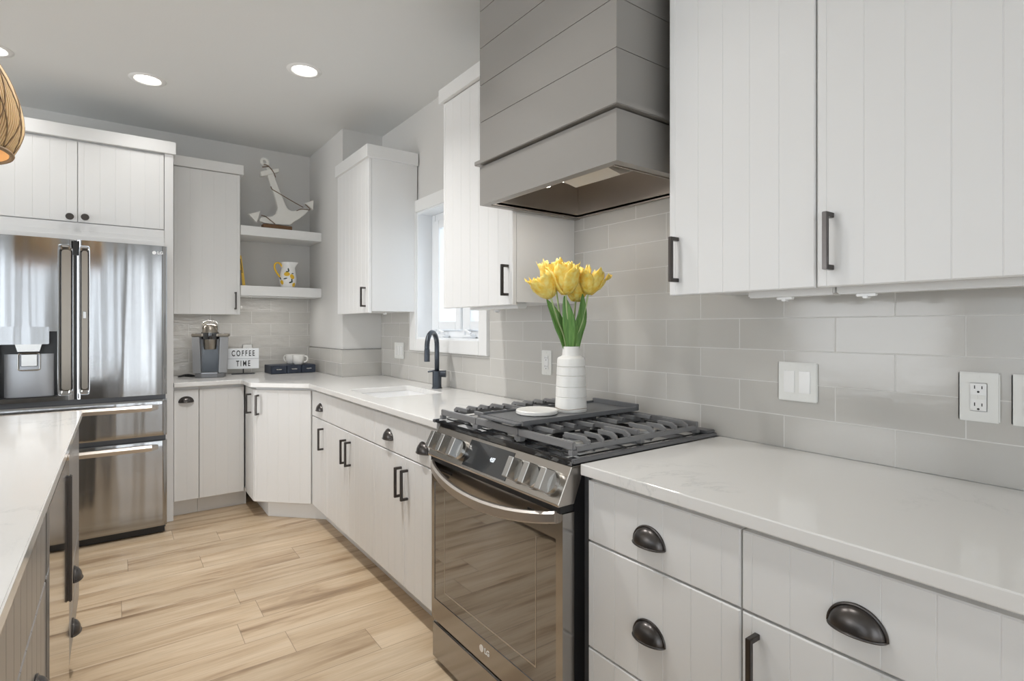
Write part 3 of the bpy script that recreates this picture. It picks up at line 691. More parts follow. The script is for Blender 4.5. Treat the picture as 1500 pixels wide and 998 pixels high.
b = B(); tube(b, [((vr(.013)+.0002)*math.cos(a), (vr(.013)+.0002)*math.sin(a), .013 + .002*math.sin(3*a)) for a in [2*PI*i/40 for i in range(40)]], .0009, 6, True); obj('clay_line', b, 'gold_line', t)
# tulips : direction frame (right on the picture ~ +x-y). offsets given in metres: side, up, depth
sd_ = Vector((math.cos(math.radians(36)), -math.sin(math.radians(36)), 0)); fw_ = Vector((math.sin(math.radians(36)), math.cos(math.radians(36)), 0))
top = Vector(VL) + Vector((0, 0, .228))
def tp(s, u, d): return top + sd_*s + Vector((0, 0, u)) + fw_*d
def petal(b, base, axis, ang, ln, wd, flare, fr):
    u, v = frame_of(axis); out = u*math.cos(ang) + v*math.sin(ang); side = axis.cross(out).normalized(); nu, nv = 8, 9; G = []
    for j in range(nv):
        s = j/(nv-1); w = wd*(math.sin(PI*min(1, s*.62+.13))**.8)*(1 if s < .75 else 1-.55*((s-.75)/.25)**2)
        rad = .008 + .028*math.sin(PI*.5*min(1, s*2.2)) + flare*s*s
        row = []
        for i in range(nu):
            q = i/(nu-1)*2-1; jag = random.uniform(-1, 1)*fr*(s > .55) + (.030*(random.random()-.45) if j == nv-1 else 0)
            p = base + axis*(ln*s + jag*.5) + out*(rad*(1-.30*q*q*(1-s*.4)) + random.uniform(-.0022, .0022) + (random.uniform(-.004, .006) if j == nv-1 else 0)) + side*(w*q)
            row.append(b.verts.new(p))
        G.append(row)
    for A, C in zip(G, G[1:]):
        for i in range(nu-1): b.faces.new((A[i], A[i+1], C[i+1], C[i]))
def blade(b, pts, wd, face, fold=.35):
    pts = smooth_pts(pts, 5); n = len(pts); rows = []
    for i, p in enumerate(pts):
        s = i/(n-1); d = (pts[min(i+1, n-1)]-pts[max(i-1, 0)]).normalized(); side = d.cross(face).normalized(); up = side.cross(d).normalized()
        w = wd*max(.04, (min(1, .34+1.5*s))*(1-s**3.2)); rows.append([b.verts.new(p + side*w*q + up*(abs(q)*w*fold)) for q in (-1, -.5, 0, .5, 1)])
    for A, C in zip(rows, rows[1:]):
        for i in range(4): b.faces.new((A[i], A[i+1], C[i+1], C[i]))
specs = [  # head base (side, up, depth), axis lean, size, label
    ((-.072, .176, -.02), (-.50, 1, -.15), .092, 'yellow tulip leaning lowest to the left out of the vase'),
    ((-.022, .186, -.035), (-.05, 1, -.12), .105, 'biggest yellow tulip, in front at the middle of the bunch'),
    ((-.050, .205, .03), (-.14, 1, .1), .105, 'yellow tulip with highest petals behind the front ones'),
    ((.020, .165, .03), (.10, 1, .05), .098, 'deep yellow tulip half hidden right of the middle'),
    ((.060, .188, -.01), (.22, 1, -.05), .088, 'yellow tulip at the right of the bunch')]
leaves = [[(-.015, -.02, 0), (-.034, .05, -.005), (-.060, .115, -.015), (-.088, .170, -.02)],
          [(-.004, -.02, -.012), (-.008, .06, -.022), (-.015, .12, -.028), (-.027, .182, -.030)],
          [(.006, -.02, .01), (.000, .06, .02), (-.010, .12, .02), (-.020, .175, .02)],
          [(.015, -.02, -.004), (.024, .06, -.008), (.036, .12, -.012), (.040, .190, -.014)],
          [(.012, -.02, .014), (.030, .06, .015), (.046, .11, .01), (.049, .165, .0)]]
for i, (hp, ax, sz, lab) in enumerate(specs):
    f = thing('tulip', lab, 'flower', tp(hp[0]*.25, -.10, hp[2]*.25), 0, 'yellow tulips in the white vase'); inv = Matrix.Translation(-f.location)
    base = tp(*hp); axis = (sd_*ax[0] + Vector((0, 0, ax[1])) + fw_*ax[2]).normalized()
    b = B(); tube(b, smooth_pts([f.location, tp(hp[0]*.3, .02, hp[2]*.3), tp(hp[0]*.7, .10, hp[2]*.7), base+axis*.004], 5), .0032, 8); b.transform(inv); obj('stem', b, 'stem', f, smooth=True)
    b = B()
    for k in range(6): petal(b, base, axis, k*PI/3 + i, sz*(1 if k % 2 else .90), sz*.32, .016 if k % 2 else .030, .012)
    for k in range(5): petal(b, base+axis*.006, axis, k*2*PI/5 + i*.7, sz*random.uniform(.8, 1.02), sz*.24, random.uniform(-.010, .004), .010)
    for v in b.verts: pass
    b.transform(inv); o = obj('blossom', b, 'petal', f, smooth='all'); so = o.modifiers.new('thick', 'SOLIDIFY'); so.thickness = .0007
    b = B(); blade(b, [tp(*q) for q in leaves[i]], .0255 if i < 4 else .016, -fw_ + sd_*(.5 if i in (0, 3) else 0)); b.transform(inv); o = obj('leaf', b, 'leaf', f, smooth='all'); so = o.modifiers.new('thick', 'SOLIDIFY'); so.thickness = .0009

# ------------------------------------------------------------------ refrigerator
FY = 4.0
t = thing('refrigerator', 'stainless french door refrigerator with water dispenser', 'refrigerator', (-1.8635, FY, 0)); W_ = .452
obj('cabinet_body', box(B(), -W_+.004, W_-.004, .062, .84, .03, 1.775), 'castiron', t)
def field(xs, zs, fn, hole, t0):
    b = B(); G = [[b.verts.new((x, fn(x, z), z)) for z in zs] for x in xs]
    inh = lambda x, z: hole and hole[0]-1e-6 <= x <= hole[1]+1e-6 and hole[2]-1e-6 <= z <= hole[3]+1e-6
    for i in range(len(xs)-1):
        for j in range(len(zs)-1):
            if inh((xs[i]+xs[i+1])/2, (zs[j]+zs[j+1])/2): continue
            b.faces.new((G[i][j], G[i+1][j], G[i+1][j+1], G[i][j+1]))
    rim = [(x, zs[0]) for x in xs] + [(xs[-1], z) for z in zs[1:]] + [(x, zs[-1]) for x in xs[-2::-1]] + [(xs[0], z) for z in zs[-2:0:-1]]
    bk = [b.verts.new((x, t0, z)) for x, z in rim]
    idx = {}
    for i, x in enumerate(xs):
        for j, z in enumerate(zs): idx[(x, z)] = G[i][j]
    fr = [idx[p] for p in rim]
    for i in range(len(rim)): j = (i+1) % len(rim); b.faces.new((fr[i], bk[i], bk[j], fr[j]))
    b.faces.new(bk)
    for f in list(b.faces): pass
    vs_ = [v for v in b.verts if not v.link_faces]; bmesh.ops.delete(b, geom=vs_, context='VERTS')
    return b
def lin(a, b_, n): return [a + (b_-a)*i/n for i in range(n+1)]
def sst(e0, e1, x): q = min(1, max(0, (x-e0)/(e1-e0))); return q*q*(3-2*q)
def door_depth(x0, x1, z0, z1, rec):
    def fn(x, z):
        u = (x-x0)/(x1-x0)*2-1; y = .010*u*u
        ed = min(x-x0, x1-x); y += .012*(1-sst(0, .022, ed))
        if rec:
            a, c, ra, rc = rec; inx = sst(a-.014, a+.002, x)*(1-sst(c-.002, c+.010, x)); inz = sst(ra-.03, ra+.01, z)*(1-sst(rc-.01, rc+.03, z)); y += .016*inx*inz
        return y
    return fn
def merge(*ls): return sorted({round(v, 5) for l in ls for v in l})
DZ = (.868, 1.788)
dl0, dl1, dr0, dr1 = -W_, -.0035+.004, .0105, W_
# left door
lrec = (-.056, -.014, .925, 1.725); hole = (-.322, -.074, .893, 1.262)
xs = merge(lin(dl0, dl0+.03, 6), lin(dl0, dl1, 26), lin(-.08, dl1, 26), hole[:2]); zs = merge(lin(*DZ, 30), lin(.88, .96, 10), lin(1.68, 1.77, 10), hole[2:])
b = field(xs, zs, door_depth(dl0, dl1, *DZ, lrec), hole, .058); ld = obj('left_door', b, 'fridge', t, smooth=60)
def strip(x0, x1, z0, z1, y, r):
    b = B(); prism(b, [(x, z) for x, z in rrect(x0, x1, z0, z1, r)], y, y+.004, 1); return b
obj('handle', strip(-.056, -.014, .925, 1.728, .0135, .016), 'bronze2', ld)
b = B(); hx0, hx1, hz0, hz1 = hole
box(b, hx0, hx1, .054, .057, hz0, hz1); box(b, hx0-.002, hx0+.001, .006, .057, hz0, hz1); box(b, hx1-.001, hx1+.002, .006, .057, hz0, hz1); box(b, hx0, hx1, .006, .057, hz0-.002, hz0+.004); box(b, hx0, hx1, .006, .057, hz1-.002, hz1+.002)
dp = obj('dispenser_recess', b, 'black', ld)
obj('dispenser_panel', box(B(), hx0, -.108, -.006, .054, 1.190, 1.288, .003), 'fridge', ld)
b = B()
for i in range(13):
    a = -1+2*i/12
curve = [(-.196+a*.105, .050-.022*math.sqrt(max(0, 1-a*a*.8))+.01) for a in [-1+2*i/12 for i in range(13)]]
prism(b, [(x, y) for x, y in curve] + [(-.196+.105, .054), (-.196-.105, .054)], hz0+.004, 1.135, 2); obj('dispenser_back', b, 'silver', dp, smooth=50)
b = B(); prism(b, [(-.252, 1.19), (-.140, 1.19), (-.150, 1.150), (-.242, 1.150)], .004, .05, 1); obj('dispenser_nozzle', b, 'steelplain', dp)
b = B(); tube(b, [(x, .030, z) for x, z in rrect(-.242, -.150, 1.045, 1.14, .012)], .004, 8, True); box(b, -.232, -.160, .031, .037, 1.065, 1.135, .003); obj('paddle', b, 'steelplain', dp, smooth=True)
# right door
rrec = (.034, .062, .925, 1.725)
xs = merge(lin(dr0, .09, 30), lin(dr0, dr1, 26), lin(dr1-.03, dr1, 6)); zs = merge(lin(*DZ, 30), lin(.88, .96, 10), lin(1.68, 1.77, 10))
b = field(xs, zs, door_depth(dr0, dr1, *DZ, rrec), None, .058); rd = obj('right_door', b, 'fridge', t, smooth=60)
obj('handle', strip(.034, .062, .925, 1.728, .0125, .012), 'bronze2', rd)
obj('door_button', box(B(), .040, .056, .0105, .0125, 1.335, 1.376, .002), 'steelplain', rd)
b = B(); b_y = door_depth(dr0, dr1, *DZ, None)(.385, 1.745); cyl(b, (.385, b_y-.0012, 1.743), (.385, b_y+.001, 1.743), .0105, .0105, 24); obj('logo_emblem', b, 'signlogo', rd)
text('logo', 'LG', .025, 'signlogo', rd, (.416, b_y-.0005, 1.743), (PI/2, 0, 0), 1, .0008, .0006)
obj('centre_gap', box(B(), .0008, .0102, .02, .055, .87, 1.785), 'black', t)
obj('hinge_cover', box(B(), -.006, .018, .012, .02, 1.70, 1.78), 'black', t)
# drawers
for nm, z0, z1, hz in (('upper_drawer', .615, .838, .792), ('lower_drawer', .055, .582, .548)):
    xs = merge(lin(-W_, W_, 36), lin(-W_, -W_+.03, 6), lin(W_-.03, W_, 6)); zs = merge(lin(z0, z1, 14), [z0+.004, z1-.004])
    def fn(x, z, z0=z0, z1=z1):
        u = x/W_; return .006*u*u + .010*(1-sst(0, .022, W_-abs(x))) + .004*(1-sst(0, .012, min(z-z0, z1-z)))
    dd = obj(nm, field(xs, zs, fn, None, .058), 'fridge_low', t, smooth=60)
    b = B(); n = 24; pr = None
    for i in range(n+1):
        u = i/n*2-1; x = u*.405; yy = -.030+.028*sst(.93, 1.0, abs(u)); hh = .018*(1-.35*sst(.9, 1, abs(u)))
        ring = [b.verts.new((x, yy-.004, hz-hh)), b.verts.new((x, yy-.008, hz+hh*.2)), b.verts.new((x, yy, hz+hh)), b.verts.new((x, yy+.020, hz+hh)), b.verts.new((x, yy+.006, hz-hh))]
        if pr:
            for k in range(5): b.faces.new((pr[k], pr[(k+1) % 5], ring[(k+1) % 5], ring[k]))
        else: b.faces.new(ring)
        pr = ring
    b.faces.new(pr[::-1]); obj('handle', b, 'handlesteel', dd, smooth=35)
obj('base_grille', box(B(), -W_+.01, W_-.01, .05, .10, .005, .05), 'black', t)

# ------------------------------------------------------------------ island
IX = -1.789; IY0, IY1 = .30, 3.082
tag(obj('island_countertop', box(B(), -2.95, IX, IY0, IY1, .884, .914, .003), 'quartz'), 'white quartz island top at the left edge of the picture', 'countertop')
IF = -1.800
def isl_cab(name, label, y0, w, m='island'):
    return thing(name, label, 'cabinet' if 'cabinet' in name else 'wine cooler', (IF, y0, 0), PI/2)
c = isl_cab('island_cabinet', 'grey beadboard drawer cabinet at the near end of the island', .33, 1.335); w = 1.335
obj('body', box(B(), .001, w-.001, .0215, 1.05, .10, .8835), 'island', c); obj('toe_kick', box(B(), .001, w-.001, .08, 1.0, 0, .10), 'island', c)
d = front(c, 'drawer', 0, w/2, .70, ZT, 'island'); cup_pull(d, w/4, .757)
d = front(c, 'drawer', w/2, w, .70, ZT, 'island')
d = front(c, 'drawer', 0, w/2, .105, .695, 'island'); cup_pull(d, w/4, .60)
d = front(c, 'drawer', w/2, w, .105, .695, 'island'); cup_pull(d, w*.84, .535)
c = isl_cab('beverage_cooler', 'mirror bright stainless under-counter cooler in the island', 1.668, .664); c['category'] = 'cooler'
obj('body', box(B(), .001, .663, .0415, .62, .06, .8835), 'black', c)
d = obj('door', box(B(), .002, .662, -.006, .040, .075, .868, .002), 'mirrorsteel', c)
b = B(); box(b, .612, .642, -.016, -.0062, .39, .80, .003); obj('handle', b, 'bronze', d)
obj('toe_kick', box(B(), .002, .662, .08, .6, 0, .06), 'black', c)
c = isl_cab('island_cabinet', 'glossy grey cabinet with two low cup pulls at the far end of the island', 2.336, .722); w = .722
obj('body', box(B(), .001, w-.001, .0215, 1.05, .10, .8835), 'island', c); obj('toe_kick', box(B(), .001, w-.001, .08, 1.0, 0, .10), 'island', c)
front(c, 'door', 0, w, .395, ZT, 'island'); d = front(c, 'drawer', 0, w, .245, .390, 'island'); cup_pull(d, .36, .315)
d = front(c, 'drawer', 0, w, .105, .240, 'island'); cup_pull(d, .26, .155)
o = obj('island_back_panel', box(B(), -2.93, -2.855, .33, 3.058, 0, .8835), 'island'); tag(o, 'grey panel closing the far side of the island', 'panel')

# ------------------------------------------------------------------ things on the back counter
# coffee maker
t = thing('coffee_maker', 'silver and black pod coffee maker on the back counter', 'coffee maker', (-1.100, 4.60, .914), -math.radians(12)); t.scale = (.87, .9, 1)
b = B(); prism(b, rrect(-.115, .115, -.02, .20, .04), .012, .325, 2); obj('housing', b, 'castiron', t, smooth=40)
for s in (-1, 1):
    b = B(); prism(b, [(s*.128, -.02), (s*.066, -.055), (s*.060, -.02), (s*.060, .10), (s*.12, .12)], .03, .300, 2)
    for v in b.verts:
        if v.co.z > .2: v.co.x += s*.010
    obj('side_column', b, 'silver', t, bev=.004)
b = B(); box(b, -.060, .060, -.022, .0, .04, .235, .002); obj('cup_bay', b, 'smokeblue', t)
b = B(); prism(b, [(-.118, .02), (-.105, -.075), (-.06, -.092), (.06, -.092), (.105, -.075), (.118, .02)], .0, .03, 2); obj('base', b, 'castiron', t, bev=.003)
b = B(); box(b, -.062, .062, -.088, -.02, .0305, .037, .002); obj('drip_tray', b, 'silver', t)
b = B(); prism(b, [(-.14, -.03), (-.06, -.06), (.06, -.06), (.14, -.03), (.14, .18), (-.14, .18)], .3005, .322, 2); obj('lid_shoulder', b, 'bronze2', t, bev=.006)
b = B(); lathe(b, [(0, .285), (.058, .285), (.064, .30), (.066, .335), (.058, .375), (.040, .392), (0, .396)], 32, (0, -.01, 0)); obj('brew_head', b, 'bronze2', t, smooth=True)
b = B(); lathe(b, [(.0655, .283), (.0675, .292), (.0695, .318), (.0685, .330)], 32, (0, -.012, 0)); lathe(b, [(0, .2815), (.066, .283)], 32, (0, -.012, 0)); obj('display_band', b, 'screen', t, smooth=True)
b = B(); lathe(b, [(0, .205), (.044, .207), (.048, .215), (.052, .28)], 28, (0, -.02, 0)); obj('spout_guard', b, 'bronze2', t, smooth=True)
b = B(); tube(b, smooth_pts([(-.060, -.03, .33), (-.060, -.035, .375), (-.045, -.04, .402), (0, -.045, .416), (.045, -.04, .402), (.060, -.035, .375), (.060, -.03, .33)], 6), .0075, 10); obj('head_handle', b, 'steelplain', t, smooth='all')
b = B(); tube(b, smooth_pts([(-.10, .08, .006), (-.16, .06, .006), (-.20, .03, .01), (-.235, .05, .006), (-.20, .07, .012), (-.16, .04, .016), (-.13, .06, .008), (-.18, .08, .018), (-.23, .04, .010), (-.245, .06, .006)], 6), .0052, 8); obj('power_cord', b, 'black', t, smooth='all')
# sign
t = thing('lightbox_sign', 'small white letter sign reading COFFEE TIME on a black stand', 'sign', (-.852, 4.745, .914), -math.radians(14))
b = B(); box(b, -.082, .082, -.035, .035, 0, .007, .002); box(b, -.0045, .0045, -.004, .004, .007, .05); obj('stand', b, 'black', t)
b = B(); box(b, -.112, .112, -.012, .012, .042, .202, .002); fb = obj('sign_board', b, 'lightbox', t)
obj('rail', box(B(), -.111, .111, -.0145, -.0122, .1205, .1235), 'silver', fb)
text('lettering', 'COFFEE', .062, 'ink', fb, (0, -.0132, .162), (PI/2, 0, 0), .58, .0005, .0009, 1.45)
text('lettering', 'TIME', .062, 'ink', fb, (0, -.0132, .082), (PI/2, 0, 0), .58, .0005, .0009, 1.45)
# pod drawer box
t = thing('storage_box', 'low navy box with three small drawers under the mugs', 'box', (-.515, 4.675, .914), math.radians(1.5))
obj('body', box(B(), -.172, .172, -.10, .11, 0, .066, .003), 'navy', t)
for k in range(3):
    x0 = -.172 + k*.1147; d = obj('drawer', box(B(), x0+.003, x0+.1117, -.112, -.1003, .004, .062, .002), 'navy', t)
    b = B(); box(b, x0+.037, x0+.078, -.119, -.1115, .033, .039, .001); obj('drawer_pull', b, 'steelplain', d)
# mugs
def mug(label, loc, rz):
    t = thing('mug', label, 'mug', loc, rz, 'white mugs on the navy box')
    obj('cup', lathe(B(), [(0, 0), (.028, 0), (.033, .004), (.042, .02), (.046, .045), (.047, .078), (.0445, .078), (.043, .045), (.038, .02), (.030, .008), (0, .007)], 36), 'white_ceramic', t, smooth=True)
    obj('handle', tube(B(), smooth_pts([(.044, 0, .066), (.066, 0, .064), (.072, 0, .044), (.062, 0, .024), (.042, 0, .018)], 6), .0055, 8), 'white_ceramic', t, smooth='all')
    return t
mug('front white mug, its handle pointing right, on the navy box', (-.463, 4.63, .9805), -.5)
mug('rear white mug half hidden on the navy box', (-.490, 4.728, .9805), 2.3)
# outlet plates
def outlet(label, loc, rz, wd=.072, kind='duplex', group=None):
    t = thing('light_switch' if kind == 'switch' else 'power_outlet', label, 'switch' if kind == 'switch' else 'outlet', loc, rz, group); h = .059
    obj('cover_plate', box(B(), -wd/2, wd/2, -.006, -.0002, -h, h, .003), 'plate', t)
    if kind == 'switch':
        n_ = max(1, round(wd/.06))
        for k in range(n_):
            x = (k-(n_-1)/2)*.046; b = B(); box(b, x-.0165, x+.0165, -.0085, -.0055, -.033, .033, .001); r = obj('rocker', b, 'white_gloss', t)
            obj('screw', cyl(cyl(B(), (x, -.0068, .048), (x, -.0058, .048), .003, .003, 10), (x, -.0068, -.048), (x, -.0058, -.048), .003, .003, 10), 'plate', t)
    else:
        b = B(); box(b, -.0165, .0165, -.008, -.0055, -.034, .034, .0015); rc = obj('receptacle', b, 'white_gloss', t)
        b = B()
        for z in (.0205, -.0205):
            box(b, -.0078, -.0058, -.0084, -.0075, z-.001, z+.007); box(b, .0058, .0078, -.0084, -.0075, z-.001, z+.006); cyl(b, (0, -.0084, z-.008), (0, -.0075, z-.008), .0026, .0026, 10)
        obj('slots', b, 'plate_dark', rc)
        if kind == 'gfci':
            b = B(); box(b, -.014, -.001, -.0092, -.0078, -.005, .005); box(b, .001, .014, -.0092, -.0078, -.005, .005); obj('test_button', b, 'plate', rc)
        obj('screw', cyl(cyl(B(), (0, -.0068, .048), (0, -.0058, .048), .003, .003, 10), (0, -.0068, -.048), (0, -.0058, -.048), .003, .003, 10), 'plate', t)
    return t
outlet('double white rocker switch on the tile right of the range', (-.0002, .8245, 1.1205), R90, .118, 'switch')
outlet('white outlet with test buttons on the tile at the far right', (-.0002, .3965, 1.119), R90, .078, 'gfci')
outlet('white plate cut by the right edge of the picture', (-.0002, .300, 1.119), R90, .076, 'switch')
outlet('small white outlet on the tile just left of the vase', (-.0002, 2.008, 1.116), R90, .074)
outlet('white switch plate left of the sink window', (-.0002, 3.685, 1.115), R90, .160, 'switch')
outlet('white outlet behind the letter sign on the rippled tile', (-.80, YB-.0002, 1.088), 0, .074)

# ------------------------------------------------------------------ shelf objects
# pitcher
PC = (-.549, 4.606, 1.6025)
t = thing('pitcher', 'white ceramic pitcher painted with lemons on the lower shelf', 'pitcher', PC)
pp = [(0, 0), (.046, 0), (.053, .006), (.064, .04), (.066, .075), (.060, .115), (.051, .155), (.049, .18), (.054, .202), (.0515, .202), (.046, .18), (.048, .15), (.056, .11), (.061, .07), (.058, .04), (.046, .012), (0, .01)]
b = lathe(B(), pp, 48)
for v in b.verts:
    if v.co.z > .15:
        a = math.atan2(v.co.y, v.co.x)
        if abs(a+.5) < .6: k_ = (v.co.z-.15)/.05*(1-abs(a+.5)/.6); v.co.x += .026*k_*math.cos(-.5); v.co.y += .026*k_*math.sin(-.5)
body = obj('body', b, 'white_gloss', t, smooth=True)
obj('handle', tube(B(), smooth_pts([(-.046, -.005, .165), (-.07, -.012, .192), (-.10, -.02, .185), (-.105, -.02, .15), (-.085, -.012, .11), (-.060, -.005, .08)], 6), [.007]*31, 10), 'lemon', t, smooth='all')
def prad(z):
    for (r0, z0), (r1, z1) in zip(pp[1:9], pp[2:10]):
        if z0 <= z <= z1: return r0 + (r1-r0)*(z-z0)/(z1-z0)
    return .05
def patch(b, a0, z0, ra, rz, tilt=0):
    n_ = 18; c_ = None; ring = []
    def pt(du, dz, o=.0011): a = a0 + du/.06; z = z0+dz; r = prad(z)+o; return (r*math.cos(a), r*math.sin(a), z)
    rows = []
    for k in (0.001, .5, 1): rows.append([b.verts.new(pt(k*(ra*math.cos(2*PI*i/n_)*math.cos(tilt) - rz*math.sin(2*PI*i/n_)*math.sin(tilt)), k*(ra*math.cos(2*PI*i/n_)*math.sin(tilt) + rz*math.sin(2*PI*i/n_)*math.cos(tilt)), .0016-.0006*k)) for i in range(n_)])
    for A, C in zip(rows, rows[1:]):
        for i in range(n_): b.faces.new((A[i], A[(i+1) % n_], C[(i+1) % n_], C[i]))
    b.faces.new(rows[0])
# the camera sees the pitcher from direction (-.23,-.97)
av = math.atan2(-4.61, -1.12)
b = B()
for du, z, ra, rz, tl in ((-.008, .104, .022, .017, .1), (.030, .085, .016, .021, .4), (-.048, .038, .015, .018, 0), (.050, .020, .016, .018, .2)): patch(b, av + du/.06, z, ra, rz, tl)
obj('lemon_pattern', b, 'lemon', body, smooth='all')
b = B()
for du, z, ra, rz, tl in ((.004, .138, .006, .016, .2), (-.006, .124, .012, .005, .1), (-.060, .070, .006, .013, .7), (-.018, .068, .015, .005, .3), (.020, .040, .015, .006, .4), (.027, .055, .005, .014, .1), (.035, .110, .01, .004, 0)): patch(b, av + du/.06, z, ra, rz, tl)
obj('leaf_pattern', b, 'leafglaze', body, smooth='all')
# books leaning on the left
def book(label, x, th_, ht, lean, m, depth=.15, y=4.60):
    t = thing('book', label, 'book', (x, y, 1.6025), 0, 'books on the lower shelf'); t.rotation_euler = (0, -lean, 0)
    b = B(); box(b, 0, th_, 0, depth, 0, ht, .001); cv = obj('cover', b, m, t)
    obj('pages', box(B(), .002, th_-.002, .004, depth+.001, -.0, ht+.001), 'paper', t)
    return t, cv
t, cv = book('yellow book leaning left on the lower shelf', -.883, .021, .232, .125, 'book_y')
b = B()
for k in range(9): box(b, .007, .014, -.0008, .0004, .10+k*.012, .109+k*.012)
obj('spine_print', b, 'ink', cv)
book('grey book tucked left of the yellow book', -.9005, .0165, .12, .06, 'book_g')
# anchor
AY = 4.585
def aw(x, y):  # crop pixel -> local x,z on the anchor plane
    px, py = 355 + x*.11523, 225 + y*.11523
    yaw = math.radians(36); f_ = 798.; dx = math.sin(yaw) + math.cos(yaw)*(px-750)/f_; dy = math.cos(yaw) - math.sin(yaw)*(px-750)/f_; dz = (479.2-py)/f_; k_ = AY/dy
    return (-1.6675 + dx*k_ + .60, 1.286 + dz*k_ - 2.0585)
t = thing('anchor', 'white wooden anchor with rope on the upper shelf', 'ornament', (-.60, AY, 2.0585))
outl = [(300, 180), (315, 290), (350, 400), (395, 520), (432, 630), (442, 700), (425, 765), (375, 800), (300, 808), (225, 815), (212, 862), (270, 885), (340, 897), (430, 906), (600, 916), (640, 880), (720, 832), (800, 772), (835, 735), (800, 688), (700, 722), (625, 735), (575, 710), (545, 660), (522, 600), (480, 500), (440, 400), (405, 300), (385, 230), (362, 180)]
b = B(); prism(b, [aw(*p) for p in outl], -.016, .016, 1); obj('shank', b, 'anchor', t, bev=.006)
rc = aw(285, 108); rr = .030
b = B(); tube(b, [(rc[0] + .023*math.cos(a), 0, rc[1] + .023*math.sin(a)) for a in [2*PI*i/24 for i in range(24)]], .0125, 12, True); obj('ring', b, 'anchor', t, smooth='all')
b = B(); prism(b, [aw(*p) for p in ((222, 235), (300, 215), (455, 195), (462, 240), (310, 285), (228, 295))], -.024, .024, 1); obj('stock', b, 'anchor', t, bev=.005)
for tri in (((72, 772), (222, 738), (180, 888)), ((783, 636), (897, 598), (892, 722))):
    b = B(); prism(b, [aw(*p) for p in tri], -.021, .021, 1); obj('fluke', b, 'anchor', t, bev=.004)
zb_ = min(aw(250, 935)[1], aw(620, 962)[1]); x0, x1 = aw(252, 930)[0], aw(620, 940)[0]
b = B(); box(b, x0, x1, -.035, .035, 0, .030, .003); obj('plinth', b, 'wood_dark', t)
def rp(pts, y): return [(aw(*p)[0], y, aw(*p)[1]) for p in pts]
b = B()
tube(b, smooth_pts(rp([(262, 150), (300, 158), (345, 195), (390, 255), (412, 312)], -.027), 5), .0033, 6)
tube(b, smooth_pts(rp([(355, 425), (372, 462), (440, 502), (600, 598), (765, 690)], -.021), 5), .0033, 6)
tube(b, smooth_pts(rp([(680, 735), (745, 712), (850, 720), (790, 655)], -.024), 5), .0033, 6)
tube(b, smooth_pts(rp([(232, 790), (290, 808), (345, 850), (410, 902)], -.021), 5), .0033, 6)
tube(b, smooth_pts(rp([(245, 180), (300, 175), (330, 165)], -.02), 4), .004, 6)
obj('rope', b, 'rope', t, smooth='all')

# ------------------------------------------------------------------ ceiling lights
def downlight(label, x, y, power=1.2, spread=115):
    t = thing('recessed_light', label, 'ceiling light', (x, y, ZC), 0, 'recessed ceiling lights')
    obj('trim_ring', lathe(B(), [(.066, -.001), (.072, -.006), (.092, -.004), (.096, -.0005), (.066, -.0005)], 40), 'trimwhite', t, smooth=True)
    obj('diffuser', lathe(B(), [(0, -.0035), (.060, -.0035), (.0665, -.001)], 40), 'lamp', t, smooth=True)
    d = bpy.data.lights.new('downlight_lamp', 'AREA'); d.shape = 'DISK'; d.size = .12; d.energy = power; d.color = (1, .985, .965); d.spread = math.radians(spread)
    o = bpy.data.objects.new('downlight_lamp', d); COL.objects.link(o); o.parent = t; o.location = (0, 0, -.012)
downlight('recessed ceiling light in front of the refrigerator cabinet', -1.516, 3.915)
downlight('recessed ceiling light nearest the sink window', -.79, 3.245, 1.6)
downlight('recessed ceiling light cut by the left edge of the picture', -2.21, 3.97)
downlight('added unseen recessed light over the aisle near the sink', -1.32, 2.58, 14, 125)  # out of view, added to brighten the lower cabinets
downlight('added unseen recessed light over the aisle in front of the range', -1.22, 1.30, 4, 115)  # unseen fixture, put in to lift the countertop beside the range

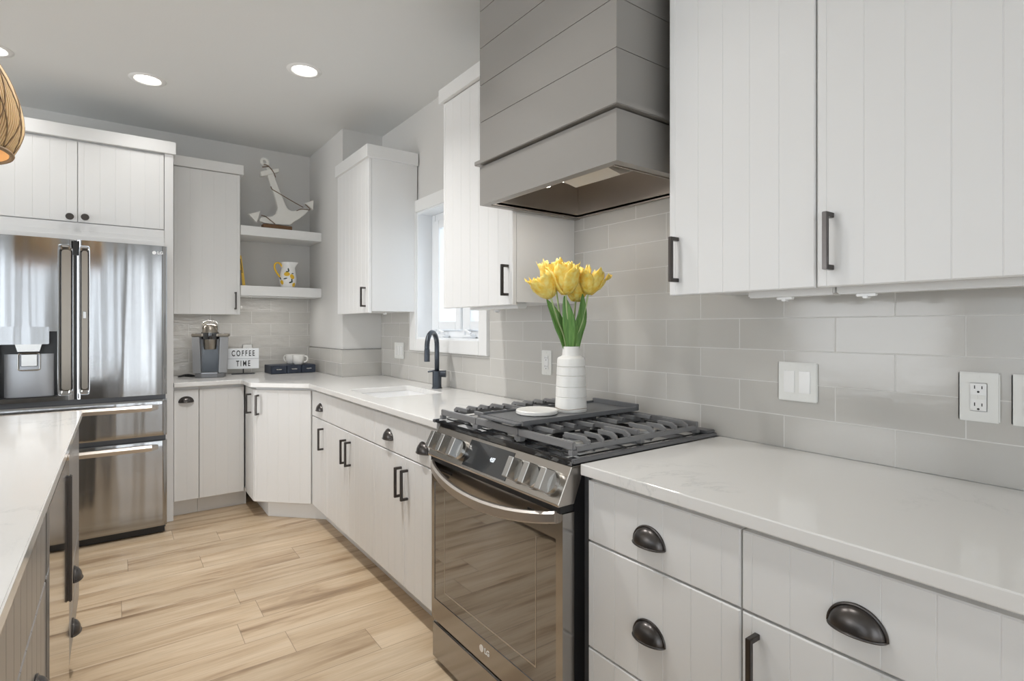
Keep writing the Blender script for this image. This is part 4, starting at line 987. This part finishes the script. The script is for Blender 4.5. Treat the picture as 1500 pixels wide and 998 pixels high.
# ------------------------------------------------------------------ pendant
PCX, PCY = -2.118, 2.20
t = thing('pendant_lamp', 'woven rattan pendant lamp at the upper left edge', 'pendant lamp', (PCX, PCY, 1.80))
prof = [(.195, 0), (.216, .05), (.222, .10), (.212, .16), (.187, .23), (.145, .30), (.09, .36), (.04, .40)]
sp = smooth_pts([(r, 0, z) for r, z in prof], 5)
b = B(); lathe(b, [(p.x-.004, p.z) for p in sp], 48); o = obj('shade_lining', b, 'rattan', t, smooth='all')
b = B()
for k in range(150):
    a = 2*PI*k/150; tube(b, [(p.x*math.cos(a+.25*i/len(sp)), p.x*math.sin(a+.25*i/len(sp)), p.z) for i, p in enumerate(sp[::2])], .0030, 5)
obj('rattan_ribs', b, 'rattan', t, smooth='all')
b = B()
for dirn in (-1, 1):
    for k in range(18):
        a = 2*PI*k/18; tube(b, [((p.x+.003)*math.cos(a+dirn*1.2*i/len(sp)), (p.x+.004)*math.sin(a+dirn*1.2*i/len(sp)), p.z) for i, p in enumerate(sp[::2])], .0019, 5)
for i in (0, 30):
    p = sp[i]; tube(b, [((p.x+.003)*math.cos(a), (p.x+.003)*math.sin(a), p.z) for a in [2*PI*j/48 for j in range(48)]], .006, 6, True)
obj('rattan_weave', b, 'rattan_d', t, smooth='all')
b = B(); cyl(b, (0, 0, .40), (0, 0, ZC-1.80-.02), .004, .004, 8); obj('cord', b, 'black', t)
b = B(); cyl(b, (0, 0, ZC-1.80-.02), (0, 0, ZC-1.80-.0005), .06, .06, 28); obj('ceiling_canopy', b, 'bronze', t)
b = B(); bmesh.ops.create_uvsphere(b, u_segments=20, v_segments=12, radius=.04, matrix=Matrix.Translation((0, 0, .22))); cyl(b, (0, 0, .25), (0, 0, .398), .016, .016, 14); obj('bulb', b, 'bulb', t, smooth='all')

# ------------------------------------------------------------------ outside the sink window
t = thing('neighbour_house', 'white clapboard house wall outside the sink window', 'house', (2.6, 5.4, -.3))
b = B(); n_ = 46
pl_ = [(0, 0)]
for k in range(n_): pl_ += [(-.020, k*.1), (-.004, (k+1)*.1)]
pl_ += [(.12, n_*.1), (.12, 0)]
prism(b, [(x, z) for x, z in pl_[1:]], -4.2, 4.5, 1); obj('siding', b, 'siding', t)
